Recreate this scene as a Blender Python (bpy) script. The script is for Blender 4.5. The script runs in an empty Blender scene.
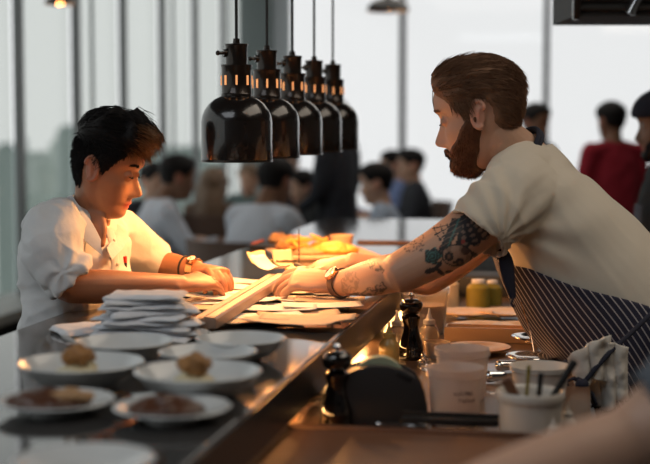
import bpy, bmesh, math, random
import numpy as np
from mathutils import Vector, Matrix, noise
random.seed(7)
PI = math.pi
SC = bpy.context.scene
COL = SC.collection
V = Vector

# ------------------------------------------------------------------ camera, world, exposure
F = 1400.0
CZ = 1.44
PITCH = math.atan(107.0 / F)
YAW = math.atan(258.0 / F)
cd = bpy.data.cameras.new('camera')
cd.sensor_width = 36.0
cd.lens = F * 36.0 / 650.0
cd.dof.use_dof = True
cd.dof.focus_distance = 3.05
cd.dof.aperture_fstop = 2.7
cd.clip_end = 600
cam = bpy.data.objects.new('camera', cd)
cam.location = (0, 0, CZ)
cam.rotation_euler = (PI / 2 - PITCH, 0, 0)
COL.objects.link(cam)
SC.camera = cam
SC.view_settings.view_transform = 'Standard'
SC.view_settings.look = 'None'
SC.view_settings.gamma = 1.0
SC.view_settings.exposure = 0.0
SC.view_settings.use_curve_mapping = False
w = bpy.data.worlds.new('overcast_sky')
SC.world = w
w.use_nodes = True
bg = w.node_tree.nodes['Background']
bg.inputs[0].default_value = (0.96, 0.985, 1.0, 1)
bg.inputs[1].default_value = 1.12

U = V((math.sin(YAW), math.cos(YAW), 0))      # along the pass, away from the camera
R_ = V((math.cos(YAW), -math.sin(YAW), 0))    # to the right of it


def RM(lat, t, z=0.0):
    return R_ * lat + U * t + V((0, 0, z))


def area(name, loc, size, power, col, rot=(0, 0, 0)):
    l = bpy.data.lights.new(name, 'AREA')
    l.shape = 'RECTANGLE'
    l.size, l.size_y = size
    l.energy = power
    l.color = col
    o = bpy.data.objects.new(name, l)
    o.location = loc
    o.rotation_euler = rot
    COL.objects.link(o)
    return o


area('kitchen_ceiling_light', RM(1.1, 2.9, 3.12), (1.6, 2.6), 30, (1.0, 0.86, 0.70), (0, 0, -YAW))
area('near_side_fill', RM(-1.5, .5, 3.12), (1.8, 1.8), 22, (0.90, 0.95, 1.0), (0, 0, -YAW))  # unseen fill light, added to brighten the bowls and near sides of people
area('dining_ceiling_light', RM(-0.6, 8.8, 3.12), (3.0, 4.0), 30, (1.0, 0.93, 0.84), (0, 0, -YAW))


def at(px, py, Y):
    a = (px - 325.0) / F
    b = (232.0 - py) / F
    dy = math.cos(PITCH) + b * math.sin(PITCH)
    dz = b * math.cos(PITCH) - math.sin(PITCH)
    k = Y / dy
    return V((a * k, Y, CZ + dz * k))


def on_z(px, py, z):
    a = at(px, py, 1.0)
    k = (z - CZ) / (a.z - CZ)
    return V((a.x * k, k, z))


# ------------------------------------------------------------------ materials
def mat(name, col, rough=0.5, metal=0.0, bump=0.0, bscale=40.0, var=0.0, vscale=8.0, emit=0.0, ecol=None,
        coat=0.0, trans=0.0, sss=0.0, vcol=False, sheen=0.0, alpha=1.0, aniso=None, ssscol=None):
    m = bpy.data.materials.new(name)
    m.use_nodes = True
    nt = m.node_tree
    b = nt.nodes['Principled BSDF']
    b.inputs['Base Color'].default_value = (*col, 1)
    b.inputs['Roughness'].default_value = rough
    b.inputs['Metallic'].default_value = metal
    b.inputs['Coat Weight'].default_value = coat
    b.inputs['Transmission Weight'].default_value = trans
    b.inputs['Alpha'].default_value = alpha
    b.inputs['Sheen Weight'].default_value = sheen
    if sss:
        b.inputs['Subsurface Weight'].default_value = sss
        b.inputs['Subsurface Radius'].default_value = (0.02, 0.007, 0.004)
        b.inputs['Subsurface Scale'].default_value = 0.35
    if emit:
        b.inputs['Emission Color'].default_value = (*(ecol or col), 1)
        b.inputs['Emission Strength'].default_value = emit
    tc = nt.nodes.new('ShaderNodeTexCoord')
    src = tc.outputs['Object']
    if aniso:
        mp = nt.nodes.new('ShaderNodeMapping')
        mp.inputs['Scale'].default_value = aniso
        nt.links.new(src, mp.inputs[0])
        src = mp.outputs[0]
    base = None
    if vcol:
        at_ = nt.nodes.new('ShaderNodeVertexColor')
        at_.layer_name = 'Col'
        base = at_.outputs[0]
        nt.links.new(base, b.inputs['Base Color'])
    n = nt.nodes.new('ShaderNodeTexNoise')
    n.inputs['Scale'].default_value = vscale
    n.inputs['Detail'].default_value = 4
    nt.links.new(src, n.inputs['Vector'])
    hs = nt.nodes.new('ShaderNodeMapRange')
    hs.inputs['To Min'].default_value = 1 - var
    hs.inputs['To Max'].default_value = 1 + var
    nt.links.new(n.outputs[0], hs.inputs[0])
    vm = nt.nodes.new('ShaderNodeVectorMath')
    vm.operation = 'SCALE'
    vm.inputs[0].default_value = col
    if base:
        nt.links.new(base, vm.inputs[0])
    nt.links.new(hs.outputs[0], vm.inputs['Scale'])
    nt.links.new(vm.outputs[0], b.inputs['Base Color'])
    if bump:
        n2 = nt.nodes.new('ShaderNodeTexNoise')
        n2.inputs['Scale'].default_value = bscale
        n2.inputs['Detail'].default_value = 6
        nt.links.new(src, n2.inputs['Vector'])
        bp = nt.nodes.new('ShaderNodeBump')
        bp.inputs['Strength'].default_value = 1.0
        bp.inputs['Distance'].default_value = bump
        nt.links.new(n2.outputs[0], bp.inputs['Height'])
        nt.links.new(bp.outputs[0], b.inputs['Normal'])
    return m


def glass_mat(name, tint, gloss=0.06, rough=0.02):
    m = bpy.data.materials.new(name)
    m.use_nodes = True
    nt = m.node_tree
    nt.nodes.remove(nt.nodes['Principled BSDF'])
    out = nt.nodes['Material Output']
    t = nt.nodes.new('ShaderNodeBsdfTransparent')
    t.inputs[0].default_value = (*tint, 1)
    g = nt.nodes.new('ShaderNodeBsdfGlossy')
    g.inputs['Roughness'].default_value = rough
    mx = nt.nodes.new('ShaderNodeMixShader')
    mx.inputs[0].default_value = gloss
    nt.links.new(t.outputs[0], mx.inputs[1])
    nt.links.new(g.outputs[0], mx.inputs[2])
    nt.links.new(mx.outputs[0], out.inputs[0])
    return m


M = {}
M['steel'] = mat('polished_dark_stone', (0.045, 0.043, 0.042), 0.07, 0.0, var=0.25, vscale=14, coat=0.1)
M['face'] = mat('dark_steel', (0.045, 0.042, 0.04), 0.30, 0.6, var=0.15)
M['work'] = mat('worktop_wood', (0.12, 0.072, 0.045), 0.28, 0.0, var=0.25, vscale=6, coat=.3)
M['floor'] = mat('dark_floor', (0.05, 0.045, 0.04), 0.35, var=0.2, vscale=3)
M['ceil'] = mat('dark_ceiling', (0.07, 0.07, 0.072), 0.8, var=0.1)
M['wall'] = mat('grey_plaster', (0.22, 0.215, 0.21), 0.85, var=0.08, bump=0.0005)
M['mullion'] = mat('grey_aluminium', (0.16, 0.17, 0.17), 0.45, 0.4, var=0.1)
M['pillar'] = mat('grey_pillar', (0.22, 0.26, 0.26), 0.6, var=0.1, vscale=2)
M['sill'] = mat('pale_sill', (0.30, 0.32, 0.31), 0.5, var=0.08)
M['black'] = mat('matt_black', (0.012, 0.012, 0.013), 0.6, var=0.2)
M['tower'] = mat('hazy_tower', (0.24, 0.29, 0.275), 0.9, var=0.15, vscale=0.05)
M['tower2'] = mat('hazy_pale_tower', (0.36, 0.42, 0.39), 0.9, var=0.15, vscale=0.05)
M['glassL'] = glass_mat('side_window_glass', (0.78, 0.79, 0.77), 0.04)
M['glassB'] = glass_mat('rear_window_glass', (0.90, 0.895, 0.89), 0.03)
M['lamp'] = mat('black_enamel', (0.012, 0.009, 0.008), 0.20, 0.0, bump=0.0004, bscale=160, var=0.3, coat=0.7)
M['lamp2'] = mat('brown_black_metal', (0.035, 0.025, 0.020), 0.30, 0.6, bump=0.0003, bscale=160, var=0.3, coat=0.4)
M['inner'] = mat('reflector', (0.25, 0.2, 0.15), 0.6, 0.0)
M['bulb'] = mat('glowing_bulb', (1.0, 0.5, 0.2), 0.4, emit=14, ecol=(1.0, 0.42, 0.12))
M['slotglow'] = mat('vent_glow', (1.0, 0.5, 0.2), 0.4, emit=0.75, ecol=(1.0, 0.40, 0.15))
M['cable'] = mat('black_cable', (0.010, 0.010, 0.010), 0.5)
M['chrome'] = mat('chrome', (0.75, 0.75, 0.75), 0.12, 1.0)
M['china'] = mat('white_china', (0.62, 0.64, 0.64), 0.22, coat=0.3, var=0.04)
M['foodb'] = mat('golden_food', (0.36, 0.17, 0.05), 0.5, bump=0.002, bscale=60, var=0.5, vscale=50)
M['rice'] = mat('creamy_rice', (0.62, 0.54, 0.34), 0.5, bump=0.002, bscale=90, var=0.2, vscale=60)
M['meat'] = mat('dark_glazed_meat', (0.09, 0.035, 0.018), 0.3, bump=0.003, bscale=50, var=0.6, vscale=40)
M['bread'] = mat('toasted_bread', (0.42, 0.24, 0.11), 0.6, bump=0.002, bscale=50, var=0.3, vscale=40)
M['fries'] = mat('golden_fries', (0.80, 0.42, 0.07), 0.5, var=0.3, vscale=60)
M['paper'] = mat('ticket_paper', (0.80, 0.78, 0.74), 0.7, var=0.03, bump=0.0004, bscale=12)
M['yellowpaper'] = mat('yellow_paper', (0.85, 0.74, 0.35), 0.7, var=0.05)
M['kraft'] = mat('kraft_paper', (0.62, 0.44, 0.30), 0.7, var=0.06)
M['napkin'] = mat('white_napkin', (0.72, 0.73, 0.76), 0.85, bump=0.001, bscale=40, var=0.05)
M['mill'] = mat('black_lacquer', (0.008, 0.006, 0.005), 0.10, coat=1.0, var=0.2)
M['wood'] = mat('worn_wood', (0.14, 0.062, 0.032), 0.45, var=0.35, vscale=6, aniso=(1, 12, 12), bump=0.0006, bscale=14)
M['wood2'] = mat('pale_wood', (0.52, 0.33, 0.19), 0.5, var=0.25, vscale=6, aniso=(14, 1, 14))
M['rail'] = mat('brushed_rail', (0.44, 0.31, 0.24), 0.42, 0.35, var=0.08, vscale=30)
M['tape'] = mat('charcoal_plastic', (0.030, 0.027, 0.027), 0.42, var=0.1)
M['tub'] = mat('frosted_plastic', (0.88, 0.78, 0.72), 0.42, trans=0.65, var=0.03)
M['ink'] = mat('marker_ink', (0.12, 0.08, 0.08), 0.6)
M['crock'] = mat('grey_glazed_crock', (0.62, 0.58, 0.52), 0.3, coat=0.3, var=0.06)
M['gold'] = mat('gold_lit_metal', (0.66, 0.42, 0.22), 0.30, 0.45, var=0.15)  # golden lamp light is put into this metal's colour
M['sauce'] = mat('yellow_sauce', (0.62, 0.42, 0.13), 0.4, coat=0.4)
M['cream'] = mat('cream_liquid', (0.70, 0.50, 0.30), 0.4, coat=0.3)
M['oil'] = mat('green_oil', (0.30, 0.24, 0.04), 0.25, trans=0.3)
M['clear'] = mat('clear_plastic', (0.9, 0.85, 0.78), 0.15, trans=0.75)
M['whitepl'] = mat('white_plastic', (0.65, 0.62, 0.58), 0.35)
M['tee'] = mat('cream_cotton', (0.58, 0.52, 0.43), 0.9, bump=0.0012, bscale=22, var=0.04, sheen=0.15)
M['shirt'] = mat('white_cotton', (0.66, 0.66, 0.67), 0.9, bump=0.0035, bscale=24, var=0.03, sheen=0.15)
M['navy'] = mat('navy_cotton', (0.012, 0.014, 0.030), 0.85, var=0.2)
M['towel'] = mat('linen_towel', (0.66, 0.62, 0.56), 0.95, bump=0.002, bscale=60, var=0.12, vscale=30)
M['leather'] = mat('grey_brown_leather', (0.15, 0.09, 0.06), 0.5, var=0.2)
M['dial'] = mat('white_watch_dial', (0.85, 0.82, 0.75), 0.3)
M['copper'] = mat('rose_gold', (0.8, 0.45, 0.25), 0.2, 1.0)
M['hairm'] = mat('brown_hair', (0.19, 0.10, 0.058), 0.62, var=0.5, vscale=60)
M['beard'] = mat('auburn_beard', (0.115, 0.045, 0.020), 0.5, var=0.5, vscale=80)
M['hairb'] = mat('black_hair', (0.010, 0.008, 0.008), 0.62, var=0.5, vscale=60)
M['hairtip'] = mat('bleached_brown_hair', (0.22, 0.10, 0.035), 0.42, var=0.5, vscale=60)
M['lash'] = mat('dark_lashes', (0.012, 0.008, 0.006), 0.6)
M['denim'] = mat('dark_trousers', (0.02, 0.022, 0.03), 0.85, var=0.2)
M['shoe'] = mat('black_shoe', (0.015, 0.015, 0.015), 0.4)
M['red'] = mat('red_plastic', (0.6, 0.03, 0.02), 0.4)
M['chairm'] = mat('brown_leather_chair', (0.16, 0.10, 0.075), 0.55, var=0.2)
M['table'] = mat('dark_table', (0.06, 0.045, 0.035), 0.4, var=0.2)
M['skin'] = mat('skin', (0.5, 0.3, 0.2), 0.48, vcol=True, var=0.07, vscale=35, sss=0.10, bump=0.0003, bscale=260)


for k_ in ('hairb', 'hairm', 'beard'):
    M[k_].node_tree.nodes['Principled BSDF'].inputs['Specular IOR Level'].default_value = .2


# ------------------------------------------------------------------ object helpers
def tag(o, label=None, cat=None, group=None, kind=None):
    if label: o['label'] = label
    if cat: o['category'] = cat
    if group: o['group'] = group
    if kind: o['kind'] = kind
    return o


def empty(name, loc=(0, 0, 0), rz=0.0, label=None, cat=None, group=None, kind=None):
    o = bpy.data.objects.new(name, None)
    o.empty_display_size = 0.05
    o.location = loc
    o.rotation_euler = (0, 0, rz)
    COL.objects.link(o)
    return tag(o, label, cat, group, kind)


def link_mesh(name, me, m, parent=None, keep=True, smooth=True):
    """world-space mesh; parented objects keep their place through the parent's inverse matrix"""
    o = bpy.data.objects.new(name, me)
    COL.objects.link(o)
    if m:
        me.materials.clear()
        for x in (m if isinstance(m, (list, tuple)) else [m]):
            me.materials.append(x)
    if smooth:
        me.polygons.foreach_set('use_smooth', [True] * len(me.polygons))
    if parent is not None:
        o.parent = parent
        if keep:
            mw = Matrix.Identity(4)
            chain = []
            p = parent
            while p is not None:
                chain.append(p.matrix_parent_inverse @ Matrix.LocRotScale(p.location, p.rotation_euler, p.scale))
                p = p.parent
            for c in reversed(chain):
                mw = mw @ c
            o.matrix_parent_inverse = mw.inverted()
    return o


def sharp(me, ang=38):
    try:
        me.set_sharp_from_angle(angle=math.radians(ang))
    except Exception:
        pass


class MB:
    def __init__(self):
        self.bm = bmesh.new()

    def _grid(self, rings, closed=True, caps=True):
        bm = self.bm
        vr = [[bm.verts.new(p) for p in r] for r in rings]
        n = len(vr[0])
        for i in range(len(vr) - 1):
            for j in range(n if closed else n - 1):
                k = (j + 1) % n
                try:
                    bm.faces.new((vr[i][j], vr[i][k], vr[i + 1][k], vr[i + 1][j]))
                except ValueError:
                    pass
        if caps:
            bm.faces.new(list(reversed(vr[0])))
            bm.faces.new(vr[-1])
        return vr

    def box(self, c, s, rz=0.0, rot=None, bev=0.0):
        r = rot if rot is not None else Matrix.Rotation(rz, 3, 'Z')
        if bev <= 0:
            vs = []
            for z in (-1, 1):
                for x, y in ((-1, -1), (1, -1), (1, 1), (-1, 1)):
                    vs.append(self.bm.verts.new(V(c) + r @ V((x * s[0] / 2, y * s[1] / 2, z * s[2] / 2))))
            for f in ((3, 2, 1, 0), (4, 5, 6, 7), (0, 1, 5, 4), (1, 2, 6, 5), (2, 3, 7, 6), (3, 0, 4, 7)):
                self.bm.faces.new([vs[i] for i in f])
            return self
        hx, hy, hz = s[0] / 2, s[1] / 2, s[2] / 2
        bev = min(bev, hx * .95, hy * .95, hz * .95)
        rings = []
        for dz, ins in ((-hz, bev), (-hz + bev * .3, bev * .3), (-hz + bev, 0), (hz - bev, 0), (hz - bev * .3, bev * .3), (hz, bev)):
            ring = []
            for sx, sy, a0 in ((1, 1, 0), (-1, 1, PI / 2), (-1, -1, PI), (1, -1, 1.5 * PI)):
                for k in range(4):
                    a = a0 + k * PI / 6
                    rr = bev
                    p = V((sx * (hx - bev) + (rr) * math.cos(a) - sx * 0, sy * (hy - bev) + rr * math.sin(a), dz))
                    q = V((p.x * (hx - ins) / hx, p.y * (hy - ins) / hy, dz))
                    ring.append(V(c) + r @ q)
            rings.append(ring)
        self._grid(rings)
        return self

    def lathe(self, prof, c=(0, 0, 0), n=32, rot=None, closed_ends=True, wob=None):
        rings = []
        for (r, z) in prof:
            ring = []
            for k in range(n):
                a = 2 * PI * k / n
                rr = max(r, 0.00001)
                if wob: rr *= wob(a, z)
                p = V((rr * math.cos(a), rr * math.sin(a), z))
                if rot is not None: p = rot @ p
                ring.append(V(c) + p)
            rings.append(ring)
        self._grid(rings, caps=closed_ends)
        return self

    def tube(self, pts, r, n=8, caps=True):
        pts = [V(p) for p in pts]
        rings = []
        side = None
        for i, p in enumerate(pts):
            d = (pts[min(i + 1, len(pts) - 1)] - pts[max(i - 1, 0)])
            if d.length < 1e-9: d = V((0, 0, 1))
            d.normalize()
            if side is None:
                side = d.orthogonal().normalized()
            else:
                side = (side - d * side.dot(d))
                side = side.normalized() if side.length > 1e-6 else d.orthogonal().normalized()
            b = d.cross(side)
            rr = r[i] if isinstance(r, (list, tuple)) else r
            rings.append([p + (side * math.cos(2 * PI * k / n) + b * math.sin(2 * PI * k / n)) * rr for k in range(n)])
        self._grid(rings, caps=caps)
        return self

    def limb(self, pts, rad, side=None, n=20, sub=5, round_ends=True):
        """closed loft; rad entries r or (ra along side, rb across)"""
        P, Rr = smooth_path(pts, rad, sub)
        rings = []
        s = V(side) if side is not None else None
        for i, p in enumerate(P):
            d = (P[min(i + 1, len(P) - 1)] - P[max(i - 1, 0)]).normalized()
            if s is None:
                s = d.orthogonal().normalized()
            e = s - d * s.dot(d)
            e = e.normalized() if e.length > 1e-5 else d.orthogonal().normalized()
            if side is None: s = e
            b = d.cross(e)
            ra, rb = Rr[i]
            rings.append((p, e, b, ra, rb, d))
        out = []
        if round_ends:
            p, e, b, ra, rb, d = rings[0]
            for a in (80, 55, 28):
                c, s_ = math.cos(math.radians(a)), math.sin(math.radians(a))
                out.append((p - d * min(ra, rb) * s_ * .8, e, b, ra * c, rb * c))
        out += [q[:5] for q in rings]
        if round_ends:
            p, e, b, ra, rb, d = rings[-1]
            for a in (28, 55, 80):
                c, s_ = math.cos(math.radians(a)), math.sin(math.radians(a))
                out.append((p + d * min(ra, rb) * s_ * .8, e, b, ra * c, rb * c))
        self._grid([[p + e * (ra * math.cos(2 * PI * k / n)) + b * (rb * math.sin(2 * PI * k / n)) for k in range(n)]
                    for p, e, b, ra, rb in out])
        return self

    def ball(self, c, r, rot=None, n=20, m=12):
        if not isinstance(r, (tuple, list)): r = (r, r, r)
        rings = []
        for i in range(m + 1):
            ph = -PI / 2 + PI * (i * .96 + .02 * m) / m
            ring = []
            for k in range(n):
                a = 2 * PI * k / n
                p = V((r[0] * math.cos(ph) * math.cos(a), r[1] * math.cos(ph) * math.sin(a), r[2] * math.sin(ph)))
                if rot is not None: p = rot @ p
                ring.append(V(c) + p)
            rings.append(ring)
        self._grid(rings)
        return self

    def mesh(self, name):
        bmesh.ops.recalc_face_normals(self.bm, faces=self.bm.faces)
        me = bpy.data.meshes.new(name)
        self.bm.to_mesh(me)
        self.bm.free()
        return me

    def build(self, name, m, parent=None, smooth=True, keep=True, ang=38):
        me = self.mesh(name)
        o = link_mesh(name, me, m, parent, keep, smooth)
        if smooth: sharp(me, ang)
        return o

    def remeshed(self, name, voxel, smooth_it=3, fac=0.5):
        me = self.mesh(name)
        o = bpy.data.objects.new('tmp', me)
        COL.objects.link(o)
        md = o.modifiers.new('r', 'REMESH')
        md.mode = 'VOXEL'
        md.voxel_size = voxel
        md.adaptivity = 0
        if smooth_it:
            s = o.modifiers.new('s', 'SMOOTH')
            s.factor = fac
            s.iterations = smooth_it
        dg = bpy.context.evaluated_depsgraph_get()
        dg.update()
        me2 = bpy.data.meshes.new_from_object(o.evaluated_get(dg))
        me2.name = name
        bpy.data.objects.remove(o)
        bpy.data.meshes.remove(me)
        return me2


def smooth_path(pts, rad, sub):
    pts = [V(p) for p in pts]
    rad = [(r, r) if not isinstance(r, (tuple, list)) else r for r in rad]
    P, Rr = [], []
    n = len(pts)
    for i in range(n - 1):
        p0, p1, p2, p3 = pts[max(i - 1, 0)], pts[i], pts[i + 1], pts[min(i + 2, n - 1)]
        r0, r1, r2, r3 = rad[max(i - 1, 0)], rad[i], rad[i + 1], rad[min(i + 2, n - 1)]
        for k in range(sub):
            t = k / sub
            c = [-.5 * t + t * t - .5 * t ** 3, 1 - 2.5 * t * t + 1.5 * t ** 3, .5 * t + 2 * t * t - 1.5 * t ** 3, -.5 * t * t + .5 * t ** 3]
            P.append(p0 * c[0] + p1 * c[1] + p2 * c[2] + p3 * c[3])
            Rr.append(tuple(max(.001, r0[j] * c[0] + r1[j] * c[1] + r2[j] * c[2] + r3[j] * c[3]) for j in (0, 1)))
    P.append(pts[-1])
    Rr.append(rad[-1])
    return P, Rr


def get_co(me):
    a = np.empty(len(me.vertices) * 3)
    me.vertices.foreach_get('co', a)
    return a.reshape(-1, 3)


def get_no(me):
    a = np.empty(len(me.vertices) * 3, dtype=np.float32)
    me.vertex_normals.foreach_get('vector', a)
    return a.reshape(-1, 3)


def set_co(me, a):
    me.vertices.foreach_set('co', a.reshape(-1))
    me.update()


def paint(me, cols):
    at_ = me.color_attributes.new('Col', 'FLOAT_COLOR', 'POINT')
    c = np.ones((len(cols), 4))
    c[:, :3] = cols
    at_.data.foreach_set('color', c.reshape(-1))


def fbm(p, s, seed=0.0):
    return noise.fractal(V((p[0] * s + seed, p[1] * s - seed, p[2] * s + 2 * seed)), 1.0, 2.0, 3)


# ------------------------------------------------------------------ the room
ROOM_L, ROOM_R, ROOM_N, ROOM_F, ROOM_H = -3.2, 5.0, -2.6, 13.9, 3.2
tc_, tt_ = (ROOM_L + ROOM_R) / 2, (ROOM_N + ROOM_F) / 2
W_, L_ = ROOM_R - ROOM_L, ROOM_F - ROOM_N


def rbox(name, lat, t, z, m, parent=None, **k):
    """box given by (lo, hi) ranges in the room's own axes"""
    c = RM(sum(lat) / 2, sum(t) / 2, sum(z) / 2)
    o = MB().box(c, (abs(lat[1] - lat[0]), abs(t[1] - t[0]), abs(z[1] - z[0])), -YAW, bev=k.get('bev', 0)).build(name, m, parent, smooth=False)
    return o


tag(rbox('floor', (ROOM_L - .3, ROOM_R), (ROOM_N, ROOM_F + .3), (-.1, 0), M['floor']), kind='structure')
tag(rbox('ceiling', (ROOM_L - .3, ROOM_R), (ROOM_N, ROOM_F + .3), (ROOM_H, ROOM_H + .1), M['ceil']), kind='structure')
tag(rbox('wall_right', (ROOM_R, ROOM_R + .1), (ROOM_N, ROOM_F + .3), (0, ROOM_H), M['wall']), kind='structure')
tag(rbox('wall_front', (ROOM_L - .3, ROOM_R + .1), (ROOM_N - .1, ROOM_N), (0, ROOM_H), M['wall']), kind='structure')
tag(rbox('trim_1', (ROOM_L - .12, ROOM_L + .02), (ROOM_N, ROOM_F), (ROOM_H - .14, ROOM_H), M['mullion']), kind='structure')
tag(rbox('trim_2', (ROOM_L, ROOM_R), (ROOM_F - .02, ROOM_F + .12), (ROOM_H - .14, ROOM_H), M['mullion']), kind='structure')
tag(rbox('wall_left', (ROOM_L - .12, ROOM_L + .02), (ROOM_N, ROOM_F), (0, .40), M['black']), kind='structure')
tag(rbox('wall_back', (ROOM_L, ROOM_R), (ROOM_F, ROOM_F + .12), (0, .30), M['wall']), kind='structure')
tag(rbox('pillar', (-3.22, -2.88), (12.95, 13.75), (0, ROOM_H), M['pillar'], bev=.02), kind='structure')
tag(rbox('trim_3', (ROOM_L - .12, ROOM_L + .26), (ROOM_N, 12.9), (.40, .46), M['sill'], bev=.008), kind='structure')
k = 0
t0 = 7.64 - 10 * .933
while t0 < 13.7:
    k += 1
    e = empty('window_%d' % k, RM(ROOM_L, t0, .46), kind='structure')
    rbox('mullion', (ROOM_L - .02, ROOM_L + .025), (t0 - .028, t0 + .028), (.40, ROOM_H), M['mullion'], e)
    rbox('glass', (ROOM_L - .04, ROOM_L - .03), (t0 + .028, t0 + .90), (.46, ROOM_H - .14), M['glassL'], e)
    if k % 2 == 0:
        rbox('blind_rail', (ROOM_L - .012, ROOM_L + .004), (t0 + .30, t0 + .33), (.46, ROOM_H - .14), M['pillar'], e)
    t0 += .933
l0 = -3.192
while l0 < 4.9:
    k += 1
    e = empty('window_%d' % k, RM(l0, ROOM_F, .3), kind='structure')
    rbox('mullion', (l0 - .028, l0 + .028), (ROOM_F - .03, ROOM_F + .05), (.30, ROOM_H), M['black'], e)
    rbox('glass', (l0 + .022, l0 + 1.39), (ROOM_F + .03, ROOM_F + .04), (.30, ROOM_H - .14), M['glassB'], e)
    l0 += 1.413

# skyline seen far below through the side windows
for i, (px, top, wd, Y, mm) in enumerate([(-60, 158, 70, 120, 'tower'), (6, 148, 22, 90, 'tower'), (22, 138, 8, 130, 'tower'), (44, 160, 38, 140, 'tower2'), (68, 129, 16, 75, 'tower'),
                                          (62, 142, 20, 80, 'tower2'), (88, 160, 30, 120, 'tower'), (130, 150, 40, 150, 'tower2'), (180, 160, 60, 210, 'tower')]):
    p = at(px, top, Y)
    w_ = wd * Y / F
    b = MB()
    b.box((p.x, Y, (p.z - 60) / 2), (w_, w_, p.z + 60), .3 * i)
    b.box((p.x, Y, p.z + w_ * .08), (w_ * .6, w_ * .6, w_ * .3), .3 * i)
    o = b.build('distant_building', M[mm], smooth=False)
    tag(o, ['wide hazy grey-green building at the far left edge, seen through the side window', 'narrow grey-green tower left of the broad mullion at far left',
            'thin pointed tower just beside the leftmost window mullion', 'low pale green building beyond the side window left of the young cook',
            'tallest grey-green tower beyond the window left of the black hair', 'paler shorter block in front of the tallest grey-green tower',
            'grey-green block hidden behind the head of the young cook', 'pale block beyond the window above the seated dining guests',
            'wide grey-green block beyond the last bays of the side window'][i], 'building', 'hazy buildings outside the side windows')

# ------------------------------------------------------------------ the pass and the worktop
TOP, WT = 1.05, .93
PL, PR = -1.06, -.446
P_N, P_F = 1.0, 5.8
e = empty('pass_counter', RM((PL + PR) / 2, 3.0, 0), label='long polished steel serving pass between the two cooks under the heat lamps', cat='counter')
rbox('counter_top', (PL, PR), (P_N, P_F), (TOP - .075, TOP), M['steel'], e, bev=.003)
rbox('front_edge', (PR - .003, PR + .004), (P_N, P_F), (TOP - .07, TOP - .004), M['face'], e)
rbox('counter_base', (PL + .06, PR - .12), (P_N + .05, P_F - .05), (0, TOP - .075), M['black'], e)
e = empty('kitchen_worktop', RM(-.2, 3.0, 0), label='low brown kitchen worktop crowded with pepper mills, tubs and plates', cat='worktop')
rbox('worktop_surface', (PR - .12, .02), (1.0, 4.5), (WT - .04, WT), M['work'], e, bev=.003)
rbox('cabinet', (PR - .10, -.03), (1.05, 4.45), (.1, WT - .04), M['black'], e)
rbox('plinth', (PR - .08, -.06), (1.1, 4.4), (0, .1), M['black'], e)

# small lamps fixed under the edge of the pass, lighting the worktop
for i in range(3):
    tt = 2.15 + i * .85
    e = empty('under_shelf_lamp', RM(PR - .05, tt, TOP - .078), 0, ['nearest slim lamp fixed below the edge of the pass', 'middle slim lamp fixed below the edge of the pass', 'farthest slim lamp fixed below the edge of the pass'][i], 'lamp', 'slim lamps below the pass')
    rbox('housing', (PR - .075, PR - .025), (tt - .25, tt + .25), (TOP - .083, TOP - .075), M['face'], e)
    l = bpy.data.lights.new('under_shelf_glow', 'AREA')
    l.shape = 'RECTANGLE'; l.size, l.size_y = .03, .48; l.energy = 1.6; l.color = (1.0, 0.48, 0.16)
    o = bpy.data.objects.new('under_shelf_glow', l)
    COL.objects.link(o)
    o.parent = e
    o.location = (0, 0, -.006)
    o.rotation_euler = (0, -.35, -YAW)

# ------------------------------------------------------------------ heat lamps
def heat_lamp(lat, t, zrim, label):
    base = RM(lat, t, zrim)
    e = empty('heat_lamp', base, 0, label, 'lamp', 'black heat lamps hanging in a row over the pass')
    prof = [(.0775, 0), (.0785, .002), (.0785, .085), (.0765, .098), (.071, .112), (.062, .125), (.050, .135), (.038, .141), (.033, .143)]
    inn = [(r - .0025, z - .003) for r, z in reversed(prof)]
    inn = [(r, max(z, 0)) for r, z in inn]
    MB().lathe(prof, base, 48, closed_ends=False).build('lamp_shade', M['lamp'], e)
    MB().lathe(inn, base, 48, closed_ends=False).build('reflector', M['inner'], e)
    MB().lathe([(.0765, -.0015), (.0795, -.0015), (.0795, .0035), (.0765, .0035), (.0765, -.0015)], base, 48, closed_ends=False).build('rim', M['lamp2'], e)
    MB().lathe([(.0, .143), (.034, .143), (.0345, .147), (.033, .149), (.033, .205), (.0345, .207), (.0345, .211), (.0, .211)], base, 32).build('vented_collar', M['lamp2'], e)
    MB().lathe([(.0, .211), (.024, .211), (.024, .250), (.0255, .252), (.0255, .256), (.008, .258), (.007, .268), (0, .268)], base, 28).build('socket_cap', M['lamp2'], e)
    sl = MB()
    for q in range(8):
        a = 2 * PI * q / 8 - PI / 2 + .06
        sl.box(base + V((.0332 * math.cos(a), .0332 * math.sin(a), .177)), (.0035, .0042, .021), rot=Matrix.Rotation(a, 3, 'Z'))
    sl.build('vent_glow_blocks', M['slotglow'], e)  # solid glowing blocks stand in for bulb light shining through the vents
    sw = MB()
    a = PI + .35
    d = V((math.cos(a), math.sin(a), 0))
    c = base + V((0, 0, .236))
    sw.tube([c + d * .022, c + d * .030], .009, 12).tube([c + d * .030, c + d * .040], .0035, 8).ball(c + d * .042, .0055, n=10, m=6)
    sw.build('switch', M['lamp2'], e)
    MB().tube([base + V((0, 0, .265)), base + V((0, 0, ROOM_H - zrim))], .0034, 8).build('cable', M['cable'], e)
    MB().ball(base + V((0, 0, .075)), (.034, .034, .030)).tube([base + V((0, 0, .09)), base + V((0, 0, .12))], .016, 12).build('bulb', M['bulb'], e)
    l = bpy.data.lights.new('heat_lamp_glow', 'POINT')
    l.energy = 9.5
    l.color = (1.0, 0.44, 0.135)
    l.shadow_soft_size = .007
    o = bpy.data.objects.new('heat_lamp_glow', l)
    COL.objects.link(o)
    o.parent = e
    o.location = (0, 0, .021)
    return e


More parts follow.
